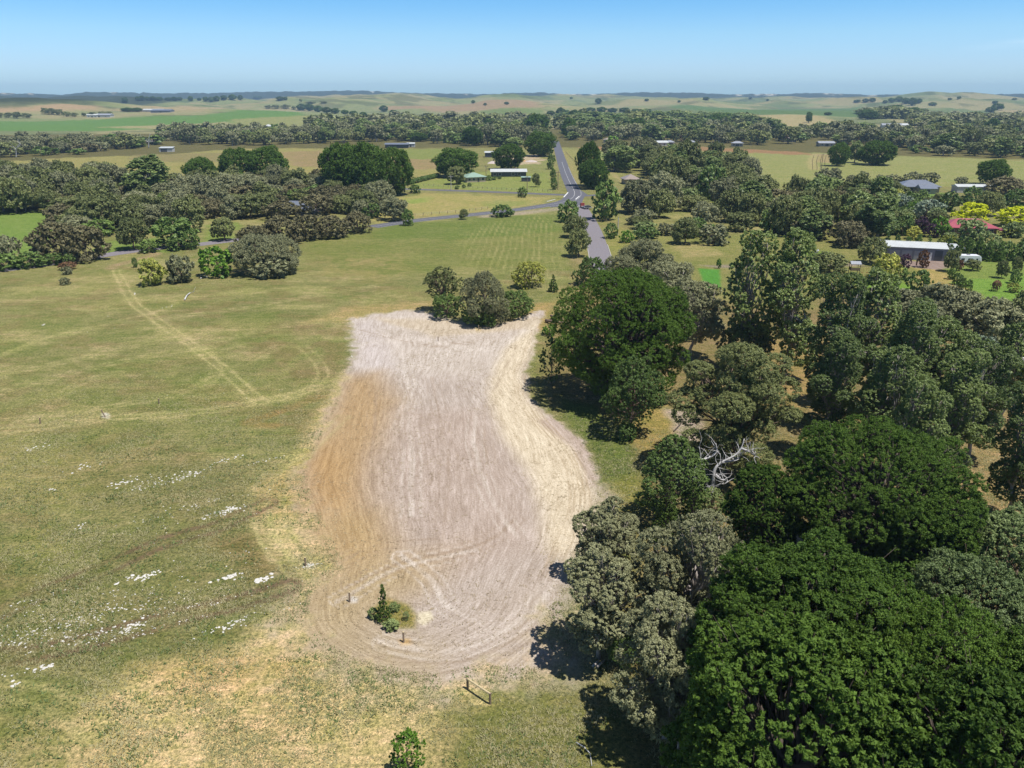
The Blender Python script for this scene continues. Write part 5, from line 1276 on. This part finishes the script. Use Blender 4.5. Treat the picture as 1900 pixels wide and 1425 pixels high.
# dark pines in the middle distance
T('pine', 598, 268, 680, 365, 'pine at the left end of the tall pine grove', group='pine grove in the middle', var=0)
T('pine', 650, 266, 728, 368, 'pine in the middle of the tall pine grove', group='pine grove in the middle', var=1)
T('pine', 700, 276, 766, 362, 'pine at the right end of the tall pine grove, trunks showing', group='pine grove in the middle', var=0)
T('pine', 622, 276, 700, 366, 'front pine low in the tall pine grove', group='pine grove in the middle', var=1)
T('pine', 345, 293, 402, 345, 'small dome-shaped pine standing up from the left wood')
T('pine', 412, 276, 480, 345, 'left pine of the dark pair above the left wood')
T('pine', 462, 272, 534, 340, 'right pine of the dark pair above the left wood')
T('pine', 806, 276, 888, 328, 'broad dark cypress-like pine behind the green roofed house')
T('olive', 828, 309, 866, 342, 'grey round tree left of the green roofed house')
T('pine', 914, 268, 972, 314, 'dark pine in front of the yard with the shed')
T('pine', 975, 212, 1018, 252, 'black rounded pine left of the long road, far end')
T('pine', 975, 245, 1032, 290, 'dark pine above the yard beside the long road')
T('pine', 1535, 265, 1572, 308, 'pine with one dark trunk by the fence lines on the right field')
T('pine', 1592, 262, 1658, 306, 'wide dark pine lump on the right field')
T('gum', 1570, 262, 1600, 302, 'thin dark tree between the two pines of the right field')
T('pine', 1811, 296, 1866, 342, 'leaning dark pine on the right field near the edge')
T('bush', 1020, 312, 1033, 338, 'hedge tree by the long road, upper one', group='hedge trees by the long road')
T('bush', 1022, 330, 1034, 352, 'hedge tree by the long road, lower one', group='hedge trees by the long road')
T('bush', 1014, 286, 1030, 314, 'hedge tree by the long road, at the yard corner', group='hedge trees by the long road')
for i, b in enumerate(((843,344,853,351), (857,342,865,349), (867,339,876,346))):
    T('bush', *b, ['left','middle','right'][i]+' small round bush of three on the lawn below the green roofed house')
T('vivid', 846, 330, 857, 341, 'bright bush at the near corner of the green roofed house')
for i, b in enumerate(((900,325,914,335), (912,327,922,334), (922,327,932,332))):
    T('bush', *b, ['left','middle','right'][i]+' garden bush between the two houses', name='garden_bush')
T('gum', 240, 290, 325, 372, 'tall grey gum standing highest in the left wood')
T('olive', 160, 300, 202, 337, 'lone twin-trunked gum on the yellow field by the road')
T('olive', 0, 330, 62, 396, 'dark gum with a white broken limb above the left pasture')
# row and garden of the right hand properties
T('scrub', 1508, 312, 1560, 345, 'grey-brown spreading tree at the top of the brown hedge on the right field')
for i, b in enumerate(((1510,330,1548,352), (1512,340,1550,362), (1514,350,1552,372))):
    T('rust' if i == 1 else 'brown', *b, ['upper','middle','lower'][i]+' tree of the brown hedge running down the right field')
for i, b in enumerate(((1570,325,1590,338), (1592,318,1613,338), (1625,324,1640,336), (1642,324,1674,340), (1674,318,1705,342), (1700,320,1738,345), (1768,328,1794,344), (1474,330,1494,350))):
    T('scrub', *b, ['small low round tree, leftmost of the row on the right field', 'round grey tree, second of the row on the right field', 'smallest tree in the row beside the little shed', 'low tree behind the little shed', 'dark grey tree left above the grey hipped roof', 'wide tree directly behind the grey hipped roof', 'small tree right of the grey hipped roof', 'small round dark tree alone at the left of the right field'][i])
T('gold', 1764, 376, 1834, 412, 'brilliant yellow tree just behind the red roof')
T('gold', 1848, 384, 1930, 420, 'brilliant yellow tree right of the red roof')
T('gold', 1566, 362, 1600, 376, 'small yellow tree at the edge of the mown paddock')
T('bloom', 1640, 352, 1680, 384, 'yellow-green feathery tree left of the grey house garden')
T('light', 1770, 408, 1828, 450, 'pale rounded willow in front of the red roof')
T('light', 1862, 412, 1898, 440, 'pale round tree at the right edge below the yellow tree')
T('purple', 1692, 402, 1722, 436, 'dark plum-leaved tree left of the red roofed house')
T('purple', 1714, 414, 1742, 440, 'second plum-leaved tree, nearer the red roofed house')
T('vivid', 1722, 402, 1760, 440, 'smooth rounded green tree touching the left end of the red roof')
T('bush', 1655, 398, 1692, 436, 'smooth rounded green tree left of the plum trees')
T('silver', 1690, 370, 1745, 408, 'silvery weeping tree behind the plum trees')
T('bush', 1740, 356, 1778, 392, 'tall blue-green tree below the grey hipped roof')
T('bush', 1782, 346, 1816, 378, 'dark round tree in front of the white shed at the right')
T('olive', 1808, 356, 1856, 400, 'brown-green tree between the white shed and the yellow trees')
T('bush', 1858, 352, 1910, 392, 'blue-green tree at the right edge above the yellow tree')
T('brown', 1830, 328, 1900, 362, 'spreading dark tree at the right edge of the field')
T('bush', 1700, 352, 1722, 374, 'round shrub on the grey house lawn')
for i in range(12):
    x0 = 1632+i*19
    T('cypress', x0, 432+(i % 3)*3+i*0.9, x0+22, 468+i*1.6, 'dark green conifer of the screen between the grey shed and the red roofed house', group='conifer screen behind the grey shed', nvar=2)
for i in range(5):
    x0 = 1800+i*25
    T('bush', x0, 448, x0+34, 480+i, 'bushy tree of the screen right of the caravans', group='bushy screen right of the caravans')
T('olive', 1590, 440, 1640, 488, 'yellow-tipped bushy tree at the left end of the grey shed')
T('bloom', 1616, 470, 1668, 516, 'orange-green bushy tree in front of the grey shed')
T('purple', 1668, 472, 1690, 498, 'small plum-coloured shrub in front of the grey shed')
T('bush', 1618, 500, 1642, 518, 'dark bush right of the blue slide')
T('bush', 1656, 496, 1684, 518, 'dark bush right of the orange-green tree')
T('rust', 1700, 464, 1722, 496, 'spindly reddish young tree before the shed doors')
T('olive', 1748, 464, 1778, 504, 'young gum with a bare stem in front of the parked boat')
T('rust', 1770, 482, 1786, 502, 'small rust coloured shrub left of the low tree by the caravan')
T('olive', 1790, 482, 1818, 502, 'low spreading young tree before the caravan')
T('olive', 1846, 484, 1868, 516, 'young round gum on the lawn right of the caravan')
T('olive', 1874, 476, 1893, 506, 'narrow young gum near the right edge of the lawn')
T('bush', 1872, 500, 1892, 526, 'dark young conifer below the narrow gum')
T('rust', 1838, 520, 1856, 540, 'brown shrub by the flower bed')
T('bloom', 1868, 525, 1890, 542, 'orange flowering shrub by the flower bed')
for i, b in enumerate(((1756,498,1772,518), (1766,506,1784,528), (1776,514,1790,536), (1788,518,1802,542))):
    T('bush', *b, ['first','second','third','last and pointed'][i]+' shrub of the short hedge cutting across the lawn')
T('bush', 1680, 500, 1722, 540, 'bushy tree above the dark row of spreading gums')
T('olive', 1500, 470, 1570, 508, 'low round tree beside the play equipment')
T('vivid', 1588, 508, 1600, 520, 'lime shrub in front of the slide')
T('vivid', 1328, 480, 1338, 498, 'lime shrub at the corner of the vivid lawn')
T('cypress', 1638, 524, 1645, 536, 'tiny clipped tree on the play lawn')
T('vivid', 1122, 252, 1150, 270, 'lime-green round tree in front of the far white shed')

# ------------------------------------------------------------------ woods: every tree a thing, look-alikes share a label
def inpoly(poly, x, y):
    c = False
    for i in range(len(poly)):
        x0, y0 = poly[i]; x1, y1 = poly[(i+1) % len(poly)]
        if (y0 > y) != (y1 > y) and x < (x1-x0)*(y-y0)/(y1-y0)+x0: c = not c
    return c
NW = [0]; WOODS = []
def wood(px, spacing, kinds, w_m, h_m, label, group, seed, holes=(), cat=None):
    """kinds: list of (kind, weight); trees stand on the ground inside the traced outline"""
    rnd = random.Random(seed); poly = P(*px); hp = [P(*h) for h in holes]
    xs = [p[0] for p in poly]; ys = [p[1] for p in poly]; n = 0
    yy = min(ys); k = 0
    while yy < max(ys):
        s = spacing; xx = min(xs)+(k % 2)*s*0.5
        while xx < max(xs):
            x = xx+rnd.uniform(-.38, .38)*s; y = yy+rnd.uniform(-.38, .38)*s
            kind = rnd.choices([a for a, b in kinds], [b for a, b in kinds])[0]; q = rnd.uniform(0.72, 1.3)
            v = rnd.randrange(3)
            if inpoly(poly, x, y) and not any(inpoly(h, x, y) for h in hp):
                lb = label[kind] if isinstance(label, dict) else label
                wd = rnd.uniform(*w_m)*q**0.6; hg = rnd.uniform(*h_m)*q*(0.72 if kind in ('brown','scrub','bush','light') else 1)
                WOODS.append((math.hypot(x, y), kind, x, y, wd, hg, lb, group+' ('+NAMES[kind][0].replace('_', ' ')+')', v)); n += 1
            xx += s
        yy += s*0.95; k += 1
    NW[0] += n; print('wood', group, n)
KN = {'grey': 'grey gum', 'gum': 'upright green gum', 'olive': 'olive spreading gum', 'brown': 'brown-green bushy tree', 'bush': 'dark green bushy tree', 'scrub': 'low grey bush', 'light': 'pale green tree', 'rust': 'rust-tinged tree', 'pine': 'dark pine'}
def lab(where): return {k: v+' '+where for k, v in KN.items()}
wood([(205,392),(240,352),(340,352),(420,350),(540,345),(600,362),(650,372),(640,398),(560,404),(480,415),(440,412),(390,418),(380,432),(280,440),(180,446),(110,440),(100,410),(150,380)],
     9.6, [('brown',4),('grey',3),('olive',3),('bush',1)], (9,13), (6.5,10.5), lab('within the wood left of the meadow'), 'left wood', 5,
     holes=[[(512,380),(572,380),(572,403),(512,403)], [(380,410),(440,410),(440,445),(380,445)], [(190,440),(300,425),(320,450),(200,455)]])
wood([(-60,350),(60,345),(120,345),(230,350),(215,385),(100,396),(60,392),(-60,398)], 10, [('olive',3),('grey',3),('brown',2)], (10,14), (9,12.5), lab('in the belt above the left pasture'), 'belt above the left pasture', 6)
wood([(560,345),(610,350),(720,372),(690,384),(720,398),(745,412),(690,418),(650,402),(600,396)], 9.5, [('olive',3),('grey',2),('bush',3),('brown',1)], (8,11), (6.5,10), lab('between the pine grove and the lower road'), 'trees below the pine grove', 7)
wood([(-60,272),(140,268),(290,262),(300,272),(240,276),(130,288),(-60,296)], 17, [('grey',4),('olive',2),('bush',2),('brown',1)], (12,19), (6,12), lab('in the long belt left of the white field shed'), 'long left belt', 8)
wood([(300,248),(420,246),(560,250),(560,268),(440,272),(330,268),(300,264)], 19, [('grey',4),('olive',3),('bush',2),('pine',.5)], (13,20), (7,14), lab('in the belt behind the white field shed'), 'belt behind the field shed', 9)
wood([(560,248),(760,246),(1000,244),(1022,262),(975,276),(880,272),(780,264),(720,262),(640,268),(560,268)], 20, [('grey',3),('olive',4),('gum',3),('bush',2),('pine',.6),('light',.2)], (12,20), (8,16), lab('in the thick belt behind the central houses'), 'central belt', 10)
wood([(1040,245),(1300,244),(1440,252),(1430,270),(1300,266),(1180,262),(1060,264)], 20, [('grey',3),('olive',3),('gum',3),('bush',2),('pine',.4)], (12,20), (8,17), lab('in the belt right of the long road'), 'belt right of the long road', 11)
wood([(1440,250),(1700,250),(1960,250),(1960,296),(1720,288),(1650,272),(1500,268),(1440,268)], 20.5, [('grey',3),('olive',4),('gum',2),('bush',1),('light',.15),('pine',.3)], (12,20), (7,15), lab('in the dark belt across the right field'), 'belt across the right field', 12,
     holes=[[(1495,258),(1530,258),(1530,270),(1495,270)]])
wood([(1130,300),(1200,298),(1260,320),(1340,318),(1395,345),(1400,372),(1290,372),(1200,352),(1140,345)], 13, [('olive',4),('gum',3),('grey',2),('bush',1)], (11,17), (11,17), lab('in the clump above the small cottage'), 'clump around the cottage', 13,
     holes=[[(1130,322),(1205,322),(1205,358),(1130,350)]])
wood([(1150,352),(1290,362),(1420,372),(1470,400),(1500,420),(1420,440),(1330,432),(1250,420),(1180,400),(1150,380)], 12.5, [('olive',4),('grey',2),('gum',2),('brown',1),('bush',3),('light',0.6)], (9,14), (7,12), lab('in the wooded gardens right of the lower road'), 'wooded gardens right of the road', 14,
     holes=[[(1140,345),(1215,345),(1215,388),(1140,380)], [(1280,345),(1345,350),(1350,378),(1285,378)], [(1240,395),(1290,395),(1290,412),(1240,412)]])
wood([(1140,395),(1240,425),(1330,438),(1320,462),(1250,455),(1180,440),(1145,418)], 9.5, [('bush',3),('olive',3),('light',1),('scrub',2)], (6,9), (4,7), lab('in the garden shrubbery above the flat-topped gum'), 'garden shrubbery', 15)
wood([(1430,390),(1530,370),(1640,385),(1650,415),(1640,450),(1600,455),(1560,460),(1480,452),(1440,430)], 11, [('brown',3),('gum',4),('olive',3),('bush',1)], (10,13), (10,14), lab('in the tall dark trees left of the red roofed house'), 'tall dark trees by the garden', 16)
wood([(1590,372),(1690,378),(1700,398),(1660,402),(1600,392)], 9, [('bush',3),('bloom',1),('olive',2),('silver',1)], (7,10), (6,8), lab('beside the mown paddock')|{'bloom':'yellow-green tree beside the mown paddock','silver':'silvery tree beside the mown paddock'}, 'trees beside the mown paddock', 17)
wood([(1640,436),(1700,430),(1960,440),(1960,476),(1830,470),(1700,448)], 8, [('bush',4),('vivid',1.5),('light',1.5),('olive',2),('cypress',2),('bloom',.7)], (3.5,6), (2.4,4.4), lab('in the garden between the grey shed and the red roof')|{'vivid':'fresh green bush in the garden near the red roof','cypress':'small conifer in the garden near the red roof','bloom':'yellow-green bush in the garden near the red roof'}, 'garden round the red roofed house', 31,
     holes=[[(1745,425),(1865,425),(1865,452),(1745,448)]])
wood([(1600,398),(1740,392),(1745,425),(1640,436),(1600,425)], 8, [('bush',4),('vivid',1),('light',1),('olive',2),('cypress',1)], (4.5,7.5), (4,6.5), lab('in the green garden left of the red roof')|{'vivid':'fresh green bush left of the red roof','cypress':'small conifer left of the red roof'}, 'garden left of the red roof', 32)
wood([(1640,372),(1780,368),(1900,370),(1900,386),(1780,384),(1640,386)], 10, [('bush',4),('olive',3),('light',1),('bloom',.5)], (4,6.5), (2.6,4.6), lab('in the garden below the blue-grey roof')|{'bloom':'yellow-green bush below the blue-grey roof'}, 'garden below the blue-grey roof', 33)
# belts a kilometre off
FAR = 'far-off '
wood([(560,236),(760,228),(1010,226),(1010,236),(760,242),(560,244)], 30, [('grey',3),('olive',3)], (26,34), (12,17), lab('in the farther belt behind the central houses'), 'farther central belt', 18)
wood([(1040,226),(1300,224),(1420,232),(1420,240),(1040,240)], 29, [('gum',3),('olive',3),('pine',1)], (26,34), (13,18), lab('in the farther belt right of the long road'), 'farther belt right of the long road', 19)
wood([(1700,222),(1960,226),(1960,246),(1740,246),(1690,236)], 30, [('grey',3),('olive',3)], (26,34), (12,16), lab('in the farther wood at the right edge'), 'farther right wood', 20)
wood([(1595,212),(1720,214),(1720,222),(1600,224)], 40, [('olive',3),('pine',1)], (34,42), (15,20), lab('in the rise of trees toward the right horizon'), 'trees on the right rise', 21)
def settle_woods():
    """the 300 or so nearest trees of each kind stand singly; the crowds behind them are one far-off wood"""
    WOODS.sort(key=lambda q: q[0]); cnt = {}; rest = []
    for d, kind, x, y, wd, hg, lb, gp, v in WOODS:
        if kind in ('grey', 'olive'): 
            cnt[kind] = cnt.get(kind, 0)+1
            if cnt[kind] > 225: rest.append((kind, x, y, wd, hg, v)); continue
        plant(kind, x, y, wd, hg, lb, gp, nvar=3, var=v)
    VV = []; TT = []; MI = []; rs = np.random.RandomState(4)
    for kind, x, y, wd, hg, v in rest:
        cr, tk, ext, top = proto(kind, 4 if math.hypot(x, y) > 650 else 3, v, wd)
        V = np.empty(len(cr.vertices)*3, np.float32); cr.vertices.foreach_get('co', V); V = V.reshape(-1, 3)
        a = rs.rand()*6.28; c_, s_ = math.cos(a), math.sin(a)
        X = (V[:, 0]*c_-V[:, 1]*s_)*wd/ext+x; Y = (V[:, 0]*s_+V[:, 1]*c_)*wd/ext+y; Z = V[:, 2]*hg/top+float(height(x, y))
        tv = np.empty(len(V), np.float32); cr.attributes['tint'].data.foreach_get('value', tv)
        VV.append(np.stack([X, Y, Z], 1)); TT.append(np.clip(tv+rs.normal(0, 0.25), 0, 1.3)); MI.append(np.full(len(V)//4, 0 if kind == 'grey' else 1, np.int32))
    VV = np.concatenate(VV); TT = np.concatenate(TT).astype(np.float32); MI = np.concatenate(MI)
    me = np_mesh('distant_woodland', VV, np.arange(len(VV)).reshape(-1, 4))
    at = me.attributes.new('tint', 'FLOAT', 'POINT'); at.data.foreach_set('value', TT)
    me.materials.append(FM['grey']); me.materials.append(FM['olive']); me.polygons.foreach_set('material_index', MI)
    o = link('distant_woodland', me); tag(o, 'far-off belts of grey-green gum trees packed together across the plain', 'woodland', kind='stuff')
    print('REST', len(rest), len(VV)//4)
settle_woods()
for pts, kind, wh in (
  ([(0,219,14,9),(16,219,16,10),(32,220,18,12),(50,219,18,9),(-14,219,18,9)], 'olive', 'in the far clump at the left edge'),
  ([(84,212,14,12),(96,213,16,12),(110,214,16,11),(124,217,16,10),(138,217,14,8),(156,216,10,7),(172,217,18,9),(190,216,18,9),(202,214,14,7)], 'olive', 'in the far clump round the left farm'),
  ([(232,191,11,10),(256,187,9,8),(264,187,10,9),(274,187,9,7),(284,187,12,8),(296,187,12,7),(312,187,12,6),(324,187,12,7),(334,187,9,6),(354,188,10,9),(370,187,8,5),(382,188,11,8),(392,189,9,9),(402,188,13,9),(416,186,12,8),(432,186,14,10),(446,186,10,9),(478,184,18,6),(520,186,14,7),(530,186,8,6)], 'pine', 'in the row on the far left skyline'),
  ([(236,207,24,7),(254,207,22,7)], 'pine', 'beside the far long barn'),
  ([(558,190,6,6),(576,193,18,4),(600,192,14,4),(498,202,14,6),(512,202,16,7),(530,202,18,8),(545,203,10,6)], 'olive', 'in the small far rows left of centre'),
  ([(560,205,18,12),(575,206,18,13),(590,208,18,12),(606,210,18,11),(622,211,16,10),(640,212,16,8),(656,214,16,8),(674,216,14,8),(712,208,16,12),(730,212,16,8)], 'pine', 'in the far dark row left of centre'),
  ([(1110,193,12,10),(1052,212,12,8),(1040,216,16,16),(1096,214,14,6),(1022,214,16,8),(878,192,7,6),(900,196,6,5),(940,194,9,5),(1200,188,8,4),(1310,186,12,5),(1260,190,6,4),(1060,184,6,4),(1392,184,6,4),(1424,188,5,4)], 'pine', 'dotted over the far central hills'),
  ([(1096,208,20,8),(1116,208,20,9),(1136,209,20,8),(1158,209,20,9),(1180,210,18,8),(1200,210,18,8)], 'pine', 'in the far dark row right of centre'),
  ([(1500,228,12,20),(1536,214,14,6),(1590,190,12,5),(1606,190,12,7),(1618,190,12,8),(1654,190,14,8),(1668,188,14,9),(1680,193,14,11),(1692,196,16,14),(1704,192,12,9),(1642,192,9,5),(1762,186,8,4),(1779,184,7,5),(1850,204,22,12),(1838,208,18,9),(1846,192,10,5),(1882,186,9,4),(1730,196,14,6)], 'pine', 'dotted about the far right hills')):
    for i, (cx, by, wp, hp) in enumerate(pts):
        if by > 200:
            x, y = hit(cx, by)
        else:
            x, y = hit(cx, by)
        z = float(height(x, y)); s = ppm(x, y, z)
        plant(kind, x, y, wp/s*0.95, hp/s*0.95, 'tiny dark tree '+wh, 'trees '+wh, nvar=2, lev=3, name='distant_tree', cat='tree')
print('TREES', sum(1 for o in COL.objects if o.type == 'EMPTY'), 'woods', NW[0], 'unique faces', TB[0])

# ------------------------------------------------------------------ air
def haze(density=0.0001):
    mb = MB(); mb.box(-9500, 9500, -300, 7400, -3, 130)
    m = bpy.data.materials.new('haze'); m.use_nodes = True; t = m.node_tree; t.nodes.clear()
    o = t.nodes.new('ShaderNodeOutputMaterial'); v = t.nodes.new('ShaderNodeVolumePrincipled')
    v.inputs['Color'].default_value = (0.5, 0.74, 1.0, 1); v.inputs['Density'].default_value = density; v.inputs['Anisotropy'].default_value = 0.0
    t.links.new(v.outputs[0], o.inputs['Volume'])
    h = mb.build('haze', m); tag(h, 'thin blue summer air over the plain', 'haze', kind='stuff'); return h
haze()
